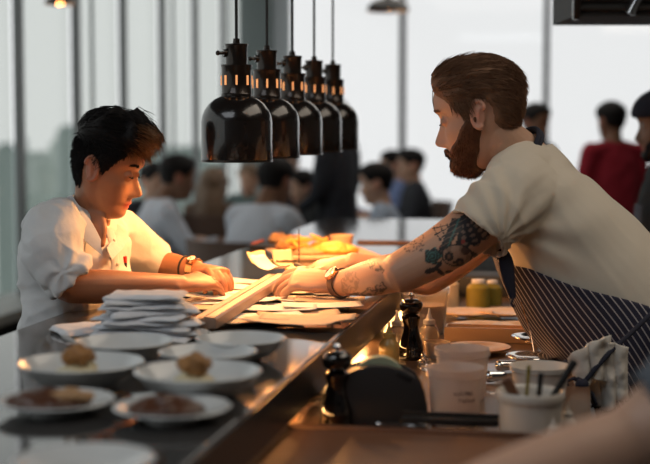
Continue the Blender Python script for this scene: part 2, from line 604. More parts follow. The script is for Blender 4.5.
H_LAT = -.750
lamp_lab = ['nearest and largest black heat lamp in the row over the pass', 'second nearest black heat lamp in the row, just behind the largest',
            'middle black heat lamp of the five over the pass', 'fourth black heat lamp from the camera, next to the farthest',
            'farthest and smallest black heat lamp in the row over the pass']
for i in range(5):
    t = 3.0 + .30 * i
    p = RM(H_LAT, t)
    heat_lamp(H_LAT, t, CZ - .0795 + .0015 * i, lamp_lab[i])


def pendant(px, py, Y, r, label):
    b = at(px, py, Y)
    e = empty('pendant_lamp', b, 0, label, 'lamp', 'domed pendant lamps over the dining room')
    h = r * .62
    prof = [(r, 0), (r * .97, h * .25), (r * .86, h * .5), (r * .65, h * .75), (r * .35, h * .93), (.02, h), (.018, h + .06), (.004, h + .07)]
    MB().lathe(prof, b, 32, closed_ends=False).build('lamp_shade', M['lamp'], e)
    MB().lathe([(q - .003 if q > .03 else .001, z - .003) for q, z in prof[:6]], b, 32, closed_ends=False).build('reflector', M['copper'], e)
    MB().tube([b + V((0, 0, h)), V((b.x, b.y, ROOM_H))], .006).build('cable', M['cable'], e)
    MB().ball(b + V((0, 0, h * .45)), .03).build('bulb', M['bulb'], e)


pendant(388, 11, 8.5, .13, 'dark domed pendant lamp hanging by the window mullion at top centre')
pendant(60, 4, 7.6, .085, 'dark pendant lamp at top left in front of the side windows')

# overhead steel shelf, top right
b0 = at(572, 17, 3.9)
e = empty('overhead_shelf', b0, 0, 'black ribbed overhead kitchen shelf hanging at the top right', 'shelf')
zt = b0.z
mb = MB()
mb.box((b0.x + .5, b0.y + .15, zt + .10), (1.0, .35, .20))
mb.build('shelf_body', M['black'], e, smooth=False)
mb = MB()
for i in range(6):
    mb.box((b0.x + .5, b0.y - .03, zt + .018 + i * .026), (.96, .012, .006))
mb.build('ribs', M['lamp2'], e, smooth=False)
MB().box((b0.x + .006, b0.y - .03, zt + .08), (.018, .03, .18), bev=.003).build('end_post', M['lamp2'], e)
MB().tube([V((b0.x + .145, b0.y - .06, zt + .004)), V((b0.x + .185, b0.y - .06, zt + .08))], .014, 12).build('light_tube', M['chrome'], e)
for hx in (.05, .9):
    MB().tube([V((b0.x + hx, b0.y + .1, zt + .2)), V((b0.x + hx, b0.y + .1, ROOM_H))], .008).build('hanger', M['cable'], e)

# ------------------------------------------------------------------ heads, hands, hair
def itp(tab, z):
    xs = [a[0] for a in tab]
    ys = [a[1] for a in tab]
    return float(np.interp(z, xs, ys))


def smooth_tab(tab):
    xs = np.linspace(tab[0][0], tab[-1][0], 160)
    ys = np.interp(xs, [a[0] for a in tab], [a[1] for a in tab])
    kx = np.array([1, 2, 3, 4, 3, 2, 1.]) / 16
    yp = np.pad(ys, 3, mode='edge')
    ys2 = np.convolve(yp, kx, 'valid')
    return list(zip(xs, ys2))


XF = smooth_tab([(-.120, .030), (-.115, .056), (-.107, .074), (-.095, .082), (-.083, .080), (-.074, .077), (-.066, .083), (-.055, .084), (-.045, .085), (-.02, .083), (0, .080),
                 (.015, .082), (.032, .091), (.045, .093), (.06, .091), (.08, .081), (.095, .064), (.107, .040), (.114, .012)])
XB = smooth_tab([(-.120, .0), (-.115, -.004), (-.105, -.010), (-.09, -.025), (-.06, -.055), (-.03, -.078), (0, -.092), (.03, -.099), (.055, -.095), (.08, -.077), (.095, -.058), (.107, -.035), (.114, -.010)])
HW = smooth_tab([(-.120, .010), (-.115, .022), (-.107, .034), (-.09, .045), (-.07, .053), (-.045, .061), (-.02, .067), (.0, .070), (.03, .075), (.055, .073), (.08, .060), (.095, .046), (.107, .030), (.114, .010)])
NOSE = [(-.054, 0), (-.049, .008), (-.043, .022), (-.036, .0285), (-.028, .026), (-.010, .016), (.005, .008), (.018, .003), (.03, 0)]
NW = [(-.054, .014), (-.045, .0135), (-.035, .0115), (-.015, .0085), (.02, .0075)]


def g(x, s):
    return math.exp(-(x / s) ** 2)


BK = [1.0]


def head_pt(th, z, nose=1.0, lips=1.0):
    xf, xb, w = itp(XF, z), itp(XB, z), itp(HW, z)
    xc = (xf + xb) / 2 - .003
    a = (xf - xb) / 2
    c, s = math.cos(th), math.sin(th)
    ex = 2.25
    r = (abs(c) ** ex + abs(s) ** ex) ** (-1 / ex)
    x = xc + a * r * c
    y = w * r * s
    if x < 0: x *= BK[0]
    if c > 0:
        x += nose * itp(NOSE, z) * g(y, itp(NW, z))
        x += .006 * nose * g(abs(y) - .013, .006) * g(z + .044, .007)
        x += lips * (.0075 * g(z + .0645, .0052) + .0085 * g(z + .0755, .0058)) * g(y, .019)
        x -= .0035 * lips * g(z + .0700, .0022) * g(y, .022)
        x -= .010 * g(abs(y) - .031, .013) * g(z - .008, .013)
        x += .004 * g(abs(y) - .027, .018) * g(z - .033, .007)
        x += .004 * g(abs(y) - .045, .014) * g(z + .022, .014)
        y += math.copysign(.003 * g(abs(y) - .055, .02) * g(z + .020, .02), y)
    return V((x, y, z))


def hmatrix(center, face_yaw, pitch=0.0, roll=0.0, s=1.0):
    """face_yaw: world direction the face points to (radians from +X); pitch > 0 looks down"""
    return Matrix.Translation(center) @ Matrix.Rotation(face_yaw, 4, 'Z') @ Matrix.Rotation(pitch, 4, 'Y') @ Matrix.Rotation(roll, 4, 'X') @ Matrix.Scale(s, 4)


def add_head(mb, hm, n=96, m=80, nose=1.0, lips=1.0, ears=True):
    rings = []
    for i in range(m):
        q = i / (m - 1)
        z = -.120 + .234 * q
        rings.append([hm @ head_pt(2 * PI * k / n, z, nose, lips) for k in range(n)])
    mb._grid(rings)
    if ears:
        r3 = hm.to_3x3()
        for sy in (-1, 1):
            # helix rim, lobe and inner ridge
            pts = []
            for k in range(13):
                a = math.radians(-120 + k * 24)
                pts.append(hm @ V((-.012 + .017 * math.cos(a) - .004 * math.sin(a), sy * (.078 + .004 * math.cos(a + 2.6)), .000 + .030 * math.sin(a))))
            mb.tube(pts, [.0045 * hm.median_scale] * 13, 8)
            mb.ball(hm @ V((-.013, sy * .0735, .000)), (.013, .005, .025), rot=r3, n=14, m=8)
            mb.ball(hm @ V((-.009, sy * .0755, -.026)), (.0085, .0045, .010), rot=r3, n=12, m=8)
            ant = [hm @ V((-.020 + .013 * q_, sy * .078, .014 - .034 * q_ + .006 * math.sin(q_ * 3))) for q_ in (0, .3, .6, 1)]
            mb.tube(ant, .0032 * hm.median_scale, 6)
            mb.ball(hm @ V((.004, sy * .0735, -.004)), (.005, .004, .008), rot=r3, n=10, m=6)
    r3 = hm.to_3x3()
    for sy in (-1, 1):
        mb.ball(hm @ V((.0695, sy * .0310, .0050)), (.0115, .0150, .0100), rot=r3, n=16, m=10)


def add_lashes(hm, body, name='eyelashes'):
    for sy in (-1, 1):
        mb = MB()
        pts = []
        for k in range(9):
            q = (k - 4) / 4
            pts.append(hm @ V((.0825 - .0065 * q * q, sy * (.031 + q * .0135), .0005 + .0025 * q * q)))
        mb.tube(pts, [.0006, .0010, .0013, .0015, .0016, .0015, .0013, .0010, .0006], 6)
        mb.build(name, M['lash'], body)


def strands(name, specs, m, parent, seed=1):
    """specs: list of (points, root radius) in world space; 3-sided tapering strands in ONE mesh"""
    verts, faces = [], []
    for pts, r in specs:
        n = len(pts)
        base = len(verts)
        for i, p in enumerate(pts):
            d = (pts[min(i + 1, n - 1)] - pts[max(i - 1, 0)]).normalized()
            s = d.orthogonal().normalized()
            b = d.cross(s)
            rr = r * (1 - .8 * (i / (n - 1)) ** 2)
            for k in range(3):
                a = 2 * PI * k / 3
                verts.append(p + (s * math.cos(a) + b * math.sin(a)) * rr)
        for i in range(n - 1):
            for k in range(3):
                k2 = (k + 1) % 3
                faces.append((base + i * 3 + k, base + i * 3 + k2, base + i * 3 + 3 + k2, base + i * 3 + 3 + k))
    me = bpy.data.meshes.new(name)
    me.from_pydata([tuple(v) for v in verts], [], faces)
    return link_mesh(name, me, m, parent)


def head_normal(th, z):
    e = 1e-3
    p = head_pt(th, z, 0, 0)
    a = head_pt(th + .02, z, 0, 0) - p
    b = head_pt(th, min(z + e, .1139), 0, 0) - head_pt(th, z - e, 0, 0)
    n = a.cross(b)
    return n.normalized() if n.length > 0 else V((0, 0, 1))


def hair_shell(mb, hm, thick, flow_noise=1.0, n=110, m=90, zlo=-.075, inner=.004):
    """closed shell over the head; thick(th, z) in metres, 0 (or less) where there is no hair"""
    rings = []
    for i in range(m):
        z = zlo + (.1135 - zlo) * (i / (m - 1)) ** .85
        ring = []
        for k in range(n):
            th = -PI + 2 * PI * k / n
            t = thick(th, z)
            p = head_pt(th, z, 0, 0)
            no = head_normal(th, z)
            if t > 0:
                grv = noise.noise(V((p.y * 90, p.x * 22, p.z * 30))) * .0022 * flow_noise
                p = p + no * (t + grv)
            else:
                p = p - no * inner
            ring.append(hm @ p)
        rings.append(ring)
    mb._grid(rings)


def hand(mb, wrist, d, up, side, curls, s=1.0, thumb=(.55, .5), spread=.10, thumb_dir=1.0):
    """d: towards the knuckles, up: back of hand, side: +1 thumb on d x up side"""
    d = d.normalized()
    up = (up - d * up.dot(d)).normalized()
    lat = d.cross(up) * side
    L = .088 * s
    mb.limb([wrist - d * .02, wrist + d * .012, wrist + d * L * .45, wrist + d * L * .95],
            [(.026 * s, .019 * s), (.028 * s, .018 * s), (.037 * s, .0165 * s), (.038 * s, .0125 * s)], side=lat, n=18, sub=4)
    mb.ball(wrist + d * L * .45 + lat * .024 * s - up * .008 * s, (.020 * s, .020 * s, .015 * s), n=14, m=8)
    lens = [.072, .080, .074, .058]
    for i in range(4):
        off = (.030 - .0195 * i) * s
        k0 = wrist + d * L * (.93 - .05 * abs(i - 1)) + lat * off + up * .001
        fd = (d + lat * spread * (1.2 - .8 * i)).normalized()
        c1, c2, c3 = curls[i]
        axis = lat
        p = k0 - fd * .012
        pts = [p, k0]
        ang = 0
        segs = (lens[i] * s * .47, lens[i] * s * .30, lens[i] * s * .25)
        dd = fd
        for sg, c in zip(segs, (c1, c2, c3)):
            ang += c
            dd = (fd * math.cos(ang) - up * math.sin(ang)).normalized()
            pts.append(pts[-1] + dd * sg)
        r = (.0096 if i < 3 else .0083) * s
        mb.limb(pts, [r, r * 1.04, r * .98, r * .90, r * .74], n=12, sub=3)
    t0 = wrist + d * .020 * s + lat * .022 * s - up * .006 * s
    a, b = thumb
    td = (d * math.cos(a) + lat * math.sin(a) - up * .35).normalized()
    t1 = t0 + td * .042 * s
    td2 = (td + d * b - up * .2).normalized()
    t2 = t1 + td2 * .032 * s
    t3 = t2 + (td2 + d * b * .6 - lat * .3).normalized() * .026 * s
    mb.limb([t0, t1, t2, t3], [.0145 * s, .0115 * s, .0105 * s, .0080 * s], n=12, sub=3)


def finger(mb, pts, r):
    mb.limb(pts, [r * (1.02 - .08 * i) for i in range(len(pts))], n=12, sub=3)


SKIN = {'fair': np.array([.60, .36, .25]), 'tan': np.array([.40, .20, .115]), 'brown': np.array([.26, .13, .075]), 'pale': np.array([.62, .42, .33])}


def skin_paint(me, base, hm=None, lipcol=(.45, .13, .10), extra=None):
    co = get_co(me)
    cols = np.tile(base, (len(co), 1)).astype(float)
    if hm is not None:
        inv = np.array(hm.inverted())
        lc = co @ inv[:3, :3].T + inv[:3, 3]
        x, y, z = lc[:, 0], lc[:, 1], lc[:, 2]
        k = np.exp(-((z + .0695) / .0095) ** 4) * np.exp(-(y / .021) ** 4) * (x > .070)
        cols = cols * (1 - k[:, None]) + np.array(lipcol) * k[:, None]
        near = (np.abs(z) < .13) & (np.abs(x) < .14) & (np.abs(y) < .1)
        k = np.exp(-((np.abs(y) - .080) / .010) ** 2) * np.exp(-(z / .035) ** 4) * (np.abs(x + .012) < .03) * near
        cols = cols * (1 - .35 * k[:, None]) + np.array([.62, .16, .10]) * .35 * k[:, None]
    if extra: cols = extra(co, cols)
    paint(me, cols)


def torso_ring(p, d, fwd, a, b, n, ex=2.3):
    """ring: a along fwd (chest depth), b sideways"""
    f_ = (fwd - d * fwd.dot(d)).normalized()
    s_ = d.cross(f_)
    out = []
    for k in range(n):
        th = 2 * PI * k / n
        c, s = math.cos(th), math.sin(th)
        r = (abs(c) ** ex + abs(s) ** ex) ** (-1 / ex)
        out.append(p + f_ * (a * r * c) + s_ * (b * r * s))
    return out


def add_torso(mb, pts, ab, fwd, n=36, sub=6):
    P, Rr = smooth_path(pts, ab, sub)
    rings = []
    for i, p in enumerate(P):
        d = (P[min(i + 1, len(P) - 1)] - P[max(i - 1, 0)]).normalized()
        fw = fwd[0].lerp(fwd[1], i / (len(P) - 1)) if isinstance(fwd, (tuple, list)) else fwd
        rings.append(torso_ring(p, d, fw, Rr[i][0], Rr[i][1], n))
    mb._grid(rings)
    return P, Rr


def legs(mb, hips, knees, ankles, r=(.085, .06, .042), grow=0.0):
    for h, k_, a in zip(hips, knees, ankles):
        mb.limb([h, h.lerp(k_, .5), k_, k_.lerp(a, .35), a], [r[0] + grow, r[0] * .86 + grow, r[1] + grow, r[1] * .95 + grow, r[2] + grow], n=18)


def shoes(name, ankles, fwd, parent):
    for a in ankles:
        mb = MB()
        mb.limb([a + fwd * -.05 + V((0, 0, -.02)), a + fwd * .03 + V((0, 0, -.02)), a + fwd * .13 + V((0, 0, -.035)), a + fwd * .19 + V((0, 0, -.045))],
                [(.040, .052), (.044, .050), (.046, .034), (.036, .022)], side=V((-fwd.y, fwd.x, 0)), n=16)
        mb.build(name, M['shoe'], parent)


def wrinkle(me, amp, scale, stretch=(1, 1, 1), seed=0.0, mask=None):
    co = get_co(me)
    no = get_no(me)
    out = co.copy()
    for i in range(len(co)):
        p = co[i]
        a = amp * (mask(p) if mask else 1.0)
        if a == 0: continue
        v = noise.noise(V((p[0] * scale * stretch[0] + seed, p[1] * scale * stretch[1], p[2] * scale * stretch[2])))
        v2 = noise.noise(V((p[0] * scale * 2.3 * stretch[0] - seed, p[1] * scale * 2.3 * stretch[1] + 5, p[2] * scale * 2.3 * stretch[2])))
        rv = (1 - abs(v) * 2.2) * .7 + (1 - abs(v2) * 2.2) * .3
        out[i] = p + no[i] * a * (rv - .4)
    set_co(me, out)


def sleeve(mb, pts, rad, side=None, n=22, rec=.03, wall=.004, sub=5):
    """closed sleeve whose far end is hollow"""
    P, Rr = smooth_path(pts, rad, sub)
    rings = []
    s = V(side) if side is not None else None
    for i, p in enumerate(P):
        d = (P[min(i + 1, len(P) - 1)] - P[max(i - 1, 0)]).normalized()
        if s is None: s = d.orthogonal().normalized()
        e = (s - d * s.dot(d)).normalized()
        b = d.cross(e)
        ra, rb = Rr[i]
        rings.append([p + e * (ra * math.cos(2 * PI * k / n)) + b * (rb * math.sin(2 * PI * k / n)) for k in range(n)])
    ra, rb = Rr[-1]
    for off, w_ in ((0, wall), (rec * .5, wall), (rec, wall * 1.3)):
        rings.append([P[-1] - d * off + e * ((ra - w_) * math.cos(2 * PI * k / n)) + b * ((rb - w_) * math.sin(2 * PI * k / n)) for k in range(n)])
    mb._grid(rings)

# ------------------------------------------------------------------ hair
ELC, ELR = V((-.003, 0, .015)), V((.100, .078, .102))


def el_level(q):
    d = q - ELC
    return math.sqrt((d.x / ELR.x) ** 2 + (d.y / ELR.y) ** 2 + (d.z / ELR.z) ** 2)


def comb(hm, th, z, t, flow, length, steps=6, lift=0.0, jit=.15, rnd=random):
    q = head_pt(th, z, 0, 0) + head_normal(th, z) * t
    lv = el_level(q)
    pts = [hm @ (q - head_normal(th, z) * .006), hm @ q]
    f0 = flow(q, th)
    f0 = V(f0) + V((rnd.uniform(-jit, jit), rnd.uniform(-jit, jit), rnd.uniform(-jit, jit)))
    for i in range(steps):
        d = q - ELC
        n = V((d.x / ELR.x ** 2, d.y / ELR.y ** 2, d.z / ELR.z ** 2)).normalized()
        f = f0 - n * f0.dot(n)
        if f.length > 1e-6: f.normalize()
        q = q + f * (length / steps)
        l2 = el_level(q)
        tgt = lv + lift * (i + 1) / steps
        q = ELC + (q - ELC) * (tgt / l2)
        f0 = f0 * .7 + V(flow(q, math.atan2(q.y, q.x))) * .3
        pts.append(hm @ q)
    return pts


def sst(a, b, x):
    t = max(0.0, min(1.0, (x - a) / (b - a)))
    return t * t * (3 - 2 * t)


def deg_abs(th):
    th = (th + PI) % (2 * PI) - PI
    return abs(math.degrees(th))


MAN_LINE = [(0, .078), (22, .075), (42, .062), (54, .050), (62, .022), (72, -.004), (80, -.008), (85, .014), (90, .036), (106, .030), (112, .010), (118, -.024), (135, -.050), (180, -.062)]


def man_thick(th, z):
    a = deg_abs(th)
    zl = float(np.interp(a, [q[0] for q in MAN_LINE], [q[1] for q in MAN_LINE]))
    k = sst(zl - .002, zl + .020, z)
    if k <= 0: return -1
    top = .005 + .016 * sst(.03, .095, z) + .001 * sst(90, 160, a)
    return .0025 + top * k


def man_flow(q, th):
    s = sst(.0, .09, q.z)
    if q.z < .040 and q.x > -.035: return (-.25, 0, -1.0)
    return (-1.0, 0, -.75 + .72 * s)


BOY_LINE = [(0, .074), (25, .072), (45, .056), (56, .040), (64, .012), (74, -.002), (84, .000), (92, .020), (98, .030), (112, .006), (122, -.035), (140, -.055), (180, -.062)]


def boy_thick(th, z):
    a = deg_abs(th)
    zl = float(np.interp(a, [q[0] for q in BOY_LINE], [q[1] for q in BOY_LINE]))
    k = sst(zl - .002, zl + .018, z)
    if k <= 0: return -1
    lob = noise.noise(V((math.cos(th) * 3, math.sin(th) * 3, z * 40))) * .013
    top = .0015 + (.033 + lob) * sst(.048, .092, z) * (1 + .45 * sst(100, 40, a) * 0 + .35 * (1 - sst(60, 150, a))) + .0005 * sst(110, 160, a) * sst(.0, .04, z)
    return .0012 + top * k


def boy_flow(q, th):
    s = sst(.03, .09, q.z)
    return (.9 * s - .3 * (1 - s), 0, -.85 + .9 * s)


B_UP = [(0, -.085), (12, -.083), (20, -.073), (28, -.058), (38, -.052), (55, -.040), (68, -.012), (78, .004), (92, .004)]


def beard_thick(th, z):
    a = deg_abs(th)
    if a > 98: return -1
    zu = float(np.interp(a, [q[0] for q in B_UP], [q[1] for q in B_UP]))
    k = sst(zu + .003, zu - .012, z) if False else 1 - sst(zu - .010, zu + .002, z)
    k *= 1 - sst(88, 98, a)
    if k <= 0.02: return -1
    return .0015 + k * (.006 + .007 * sst(60, 10, a) if False else k * (.006 + .003 * (1 - sst(15, 60, a)) * (1 - sst(-.10, -.07, z))))


def hair_set(name, hm, thick, flow, m, parent, zr, n, length, r, voxel=.0028, lift=0.0, jit=.2, seed=3, tip=None, tipmask=None, steps=6, tmin=.003):
    mb = MB()
    hair_shell(mb, hm, thick, zlo=zr[0])
    me = mb.remeshed(name, voxel, 1, .4)
    hair = link_mesh(name, me, m, parent)
    rnd = random.Random(seed)
    a1, a2 = [], []
    tries = 0
    while len(a1) + len(a2) < n and tries < n * 12:
        tries += 1
        th = rnd.uniform(-PI, PI)
        z = rnd.uniform(*zr)
        if z > .09 and rnd.random() > (.114 - z) / .024: continue
        t = thick(th, z)
        if t <= tmin: continue
        L = length(th, z) if callable(length) else length
        c = comb(hm, th, z, t * rnd.uniform(.75, 1.12), flow, L * rnd.uniform(.6, 1.2), steps, lift * rnd.uniform(0, 1), jit, rnd)
        (a2 if (tipmask and tipmask(th, z)) else a1).append((c, r * rnd.uniform(.6, 1.2)))
    if a1: strands('strands', a1, m, hair)
    if a2: tag(strands('tip_strands', a2, tip, hair), 'bleached brown tips of the fringe')
    return hair


def eyebrows(hm, m, parent, seed=5, thick=1.0):
    rnd = random.Random(seed)
    sp = []
    for sy in (-1, 1):
        for k in range(120):
            q = rnd.random()
            y = .012 + .040 * q
            z = .024 + .008 * math.sin(q * 2.4) + rnd.uniform(-.003, .003)
            th = math.atan2(y * sy, .088 - .010 * q)
            p = head_pt(th, z, 1, 0)
            n = V((1, sy * .3, .2)).normalized()
            a = hm @ (p + n * -.001)
            b = hm @ (p + n * .002 + V((-.002, sy * .004, .0015)))
            c = hm @ (p + n * .001 + V((-.006, sy * .009, .0005)))
            sp.append(([a, b, c], .0008 * thick))
    strands('eyebrows', sp, m, parent)


# ------------------------------------------------------------------ the bearded cook in apron, right
def px_of(p):
    v = V(p) - V((0, 0, CZ))
    cy, sy = math.cos(PITCH), math.sin(PITCH)
    dep = v.y * cy - v.z * sy
    up = v.y * sy + v.z * cy
    return 325 + F * v.x / dep, 232 - F * up / dep


def tattoo(px, py, x, y):
    """colour of the ink at a place on the tattooed sleeve, or None (x, y: the same place on an enlarged drawing of it)"""
    def circ(cx, cy, r): return math.hypot(x - cx, y - cy) < r
    def ring(cx, cy, r, w): return abs(math.hypot(x - cx, y - cy) - r) < w
    ink, teal, red = (.035, .035, .04), (.06, .16, .15), (.36, .07, .06)
    n = noise.noise(V((x * .03, y * .03, 1.0)))
    # blue-green rose
    if circ(65, 290, 42 + 6 * math.cos(5 * math.atan2(y - 290, x - 65))):
        if ring(65, 290, 12, 3.5) or ring(65, 290, 26, 3.5) or ring(65, 290, 38, 4): return ink
        return teal
    # skull
    if ((x - 190) / 82) ** 2 + ((y - 285) / 58) ** 2 < 1:
        if circ(150, 292, 24) : return ink if not circ(150, 292, 9) else (.2, .12, .09)
        if circ(206, 322, 22): return ink if not circ(206, 322, 8) else (.2, .12, .09)
        if circ(176, 322, 7) or circ(190, 338, 6): return ink
        if abs(math.hypot((x - 190) / 82, (y - 285) / 58) - .95) < .06: return ink
        if circ(235, 262, 22): return (.10, .06, .05)
        return (.42, .27, .20) if n > -.2 else (.28, .18, .13)
    # swept hood over the skull
    if 95 < x < 250 and 95 < y < 275 and (x - 95) > (y - 275) * -.42 - 5 and (x - 130) < (275 - y) * .62:
        if abs((x - 130) - (275 - y) * .40) < 4: return teal
        return ink if math.sin(x * .13 + y * .25) > -.75 else (.16, .11, .09)
    if circ(222, 215, 12): return red
    if circ(110, 240, 8): return red
    # spider web with scalloped edge
    dx, dy = x - 215, y - 60
    r, a = math.hypot(dx, dy), math.degrees(math.atan2(dy, dx))
    if -5 < a < 100 and r > 20:
        sc = 175 + 22 * abs(math.sin(math.radians((a + 5) * 9)))
        if r < sc:
            q = (r % 30) / 30
            s = ((a + 5) % 20) / 20
            if ((q - .5) / .32) ** 2 + ((s - .5) / .30) ** 2 < 1 and r > 60: return (.24, .17, .14)
            return ink
    # web threads on the outer side
    dx, dy = x - 190, y - 120
    r, a = math.hypot(dx, dy), math.degrees(math.atan2(dy, dx))
    if 130 < a < 178 and r < 128 and (abs((a % 16) - 8) < 1.6 or abs(r % 34 - 17) < 3): return ink
    # leaves below
    for cx, cy, rx, ry, rot in ((55, 365, 34, 14, .3), (105, 372, 28, 12, -.7), (95, 335, 26, 12, .9), (150, 370, 22, 9, .1), (285, 285, 26, 11, -.8)):
        u, v_ = x - cx, y - cy
        c, s = math.cos(rot), math.sin(rot)
        if ((u * c - v_ * s) / rx) ** 2 + ((u * s + v_ * c) / ry) ** 2 < 1: return ink
    return None


def fore_tattoo(px, py):
    """soft grey winged drawing on the forearm"""
    px, py = px + 2.5 * noise.noise(V((px * .2, py * .2, 3))), py + 3 * noise.noise(V((px * .2, py * .2, 7)))
    for cx, cy, rx, ry, rot in ((374, 266, 12, 4, .5), (350, 283, 9, 11, .2), (374, 291, 13, 5, -.35), (358, 296, 9, 4, 0)):
        u, v_ = px - cx, py - cy
        c, s = math.cos(rot), math.sin(rot)
        d = ((u * c + v_ * s) / rx) ** 2 + ((-u * s + v_ * c) / ry) ** 2
        if d < 1:
            return (.8 if noise.noise(V((px * .35, py * .35, 5))) > 0 or d > .8 else .12) * (1.0 if cx != 350 else .5)
    return 0


def build_cook():
    root = empty('person', RM(.30, 3.0, 0), label='bearded man in cream t-shirt and navy pinstriped apron reaching across the pass', cat='person')
    hm = hmatrix(at(478, 116, 3.10), math.radians(166), math.radians(15), 0, 1.0)
    fwd = V((-.80, .22, -.50))
    sh_n, sh_f = at(514, 194, 2.97), at(506, 206, 3.27)
    el_n, wr_n = at(399, 273, 2.87), at(337, 284, 3.05)
    el_f, wr_f = at(428, 280, 3.32), at(352, 263, 3.33)
    path = [at(527, 152, 3.12), at(533, 172, 3.12), at(541, 197, 3.11), at(562, 232, 3.09), at(596, 277, 3.06), at(634, 326, 3.03), at(664, 380, 3.0)]
    ab = [(.06, .075), (.085, .13), (.108, .175), (.132, .185), (.150, .180), (.155, .178), (.150, .175)]
    mb = MB()
    add_head(mb, hm)
    add_torso(mb, path, [(a - .016, b - .016) for a, b in ab], fwd, n=30, sub=4)
    nb = hm @ V((-.030, 0, -.055))
    mb.limb([nb + V((-.012, 0, .05)), nb, at(512, 150, 3.11), at(527, 164, 3.12), at(535, 182, 3.12)], [.050, .054, .056, .060, .075], n=24)
    mb.limb([sh_n + V((.06, .08, 0)), sh_n, at(480, 222, 2.93), at(440, 251, 2.885), el_n], [.062, .062, .056, .050, .043], n=24)
    mb.limb([el_n + V((.012, 0, .004)), el_n.lerp(wr_n, .18) + V((0, 0, .002)), el_n.lerp(wr_n, .45), el_n.lerp(wr_n, .8), wr_n], [.040, .041, .039, .030, (.028, .024)], n=24)
    mb.limb([sh_f, at(478, 238, 3.30), at(452, 262, 3.315), el_f], [.060, .052, .045, .038], n=22)
    mb.limb([el_f, el_f.lerp(wr_f, .35), el_f.lerp(wr_f, .7), wr_f], [.038, .037, .031, .026], n=22)
    # near hand pressing the tickets, far hand reaching past it
    d = at(288, 277, 3.08) - wr_n
    hand(mb, wr_n, d, V((.05, -.42, .90)), 1, [(.42, .50, .30), (.52, .55, .32), (.60, .60, .35), (.66, .68, .40)], 1.14, thumb=(.7, .3), spread=.12)
    d = at(312, 268, 3.34) - wr_f
    hand(mb, wr_f, d, V((.1, -.25, .95)), -1, [(.15, .3, .2), (.2, .35, .2), (.28, .4, .25), (.35, .45, .3)], 1.0, thumb=(.45, .3), spread=.10)
    pel = path[-1]
    side = V((.27, .96, 0))
    hips = [pel + side * .09 * s + V((0, 0, -.03)) for s in (-1, 1)]
    knees = [V((h.x + .02, h.y, .48)) for h in hips]
    ank = [V((h.x + .05, h.y, .10)) for h in hips]
    legs(mb, hips, knees, ank)
    me = mb.remeshed('body', .0029, 3, .45)
    pno = get_no(me)

    def extra(co, cols):
        dep0 = co[:, 0]
        for i in range(len(co)):
            p = co[i]
            if p[1] > 3.06 or p[0] > .42 or p[0] < 0.0 or p[2] < 1.05: 
                if p[0] > .25 and p[0] < .42 and p[1] > 3.2 and p[2] < 1.25 and pno[i][1] < 0:
                    px, py = px_of(p)
                    u, v_ = px - 494.5, py - 258
                    if (u / 7) ** 2 + (v_ / 9) ** 2 < 1 and math.sin(u * 1.6) * math.sin(v_ * 1.3) > -.25: cols[i] = (.12, .08, .07)
                continue
            if pno[i][1] > .35: continue
            px, py = px_of(p)
            if px > 415:
                x, y = (px - 420) * 5.16, (py - 200) * 5.16
                c = tattoo(px, py, x, y)
                if c: cols[i] = c
                elif px < 424 and py < 252 and noise.noise(V((px * .45, py * .45, 0))) > .12: cols[i] = (.20, .12, .09)
            else:
                k = fore_tattoo(px, py)
                if k: cols[i] = cols[i] * (1 - k) + np.array((.06, .045, .04)) * k
                elif 404 < px < 422 and 236 < py < 252 and noise.noise(V((px * .4, py * .4, 2))) > .1: cols[i] = (.20, .12, .09)
        return cols
    skin_paint(me, SKIN['fair'] * .86, hm, (.42, .15, .12), extra)
    body = link_mesh('body', me, M['skin'], root)
    add_lashes(hm, body)
    eyebrows(hm, M['hairm'], body, 5, .9)
    hair_set('hair', hm, man_thick, man_flow, M['hairm'], body, (-.064, .1135), 5200, lambda th, z: .018 + .034 * sst(.02, .09, z), .00085, lift=.06, jit=.38, seed=3)
    # a loose lock in front of the forehead
    rnd = random.Random(8)
    lk = []
    for k in range(7):
        o = V((0, rnd.uniform(-.006, .006), 0))
        lk.append(([at(446, 82, 3.1) + o, at(437, 84 + k * .4, 3.1) + o, at(432.5, 91, 3.1) + o, at(432.5, 101, 3.1) + o, at(434, 110, 3.1) + o * .3], .0006))
    strands('loose_lock', lk, M['hairm'], body)
    # beard
    mb = MB()
    rings = []
    for i in range(60):
        z = -.1195 + .128 * i / 59
        ring = []
        for k in range(120):
            th = -PI + 2 * PI * k / 120
            t = beard_thick(th, z)
            if z < -.117: t = .003
            p = head_pt(th, z, 0, .5)
            no = head_normal(th, z)
            grv = noise.noise(V((p.y * 130, p.x * 90, p.z * 45))) * .0028
            p = p + no * (t + grv) if t > 0 else p - no * .004
            ring.append(hm @ p)
        rings.append(ring)
    mb._grid(rings)
    r3 = hm.to_3x3()
    for sy in (-1, 1):
        mb.limb([hm @ V((.0885, sy * .002, -.0565)), hm @ V((.085, sy * .014, -.059)), hm @ V((.075, sy * .026, -.072)), hm @ V((.070, sy * .030, -.085))], [.0052, .0055, .0055, .007], n=10)
    mb.ball(hm @ V((.068, 0, -.104)), (.018, .028, .015), rot=r3)
    mb.ball(hm @ V((.080, 0, -.0865)), (.006, .010, .006), rot=r3)
    me = mb.remeshed('beard', .0028, 1, .4)
    beard = link_mesh('beard', me, M['beard'], body)
    rnd = random.Random(4)
    sp = []
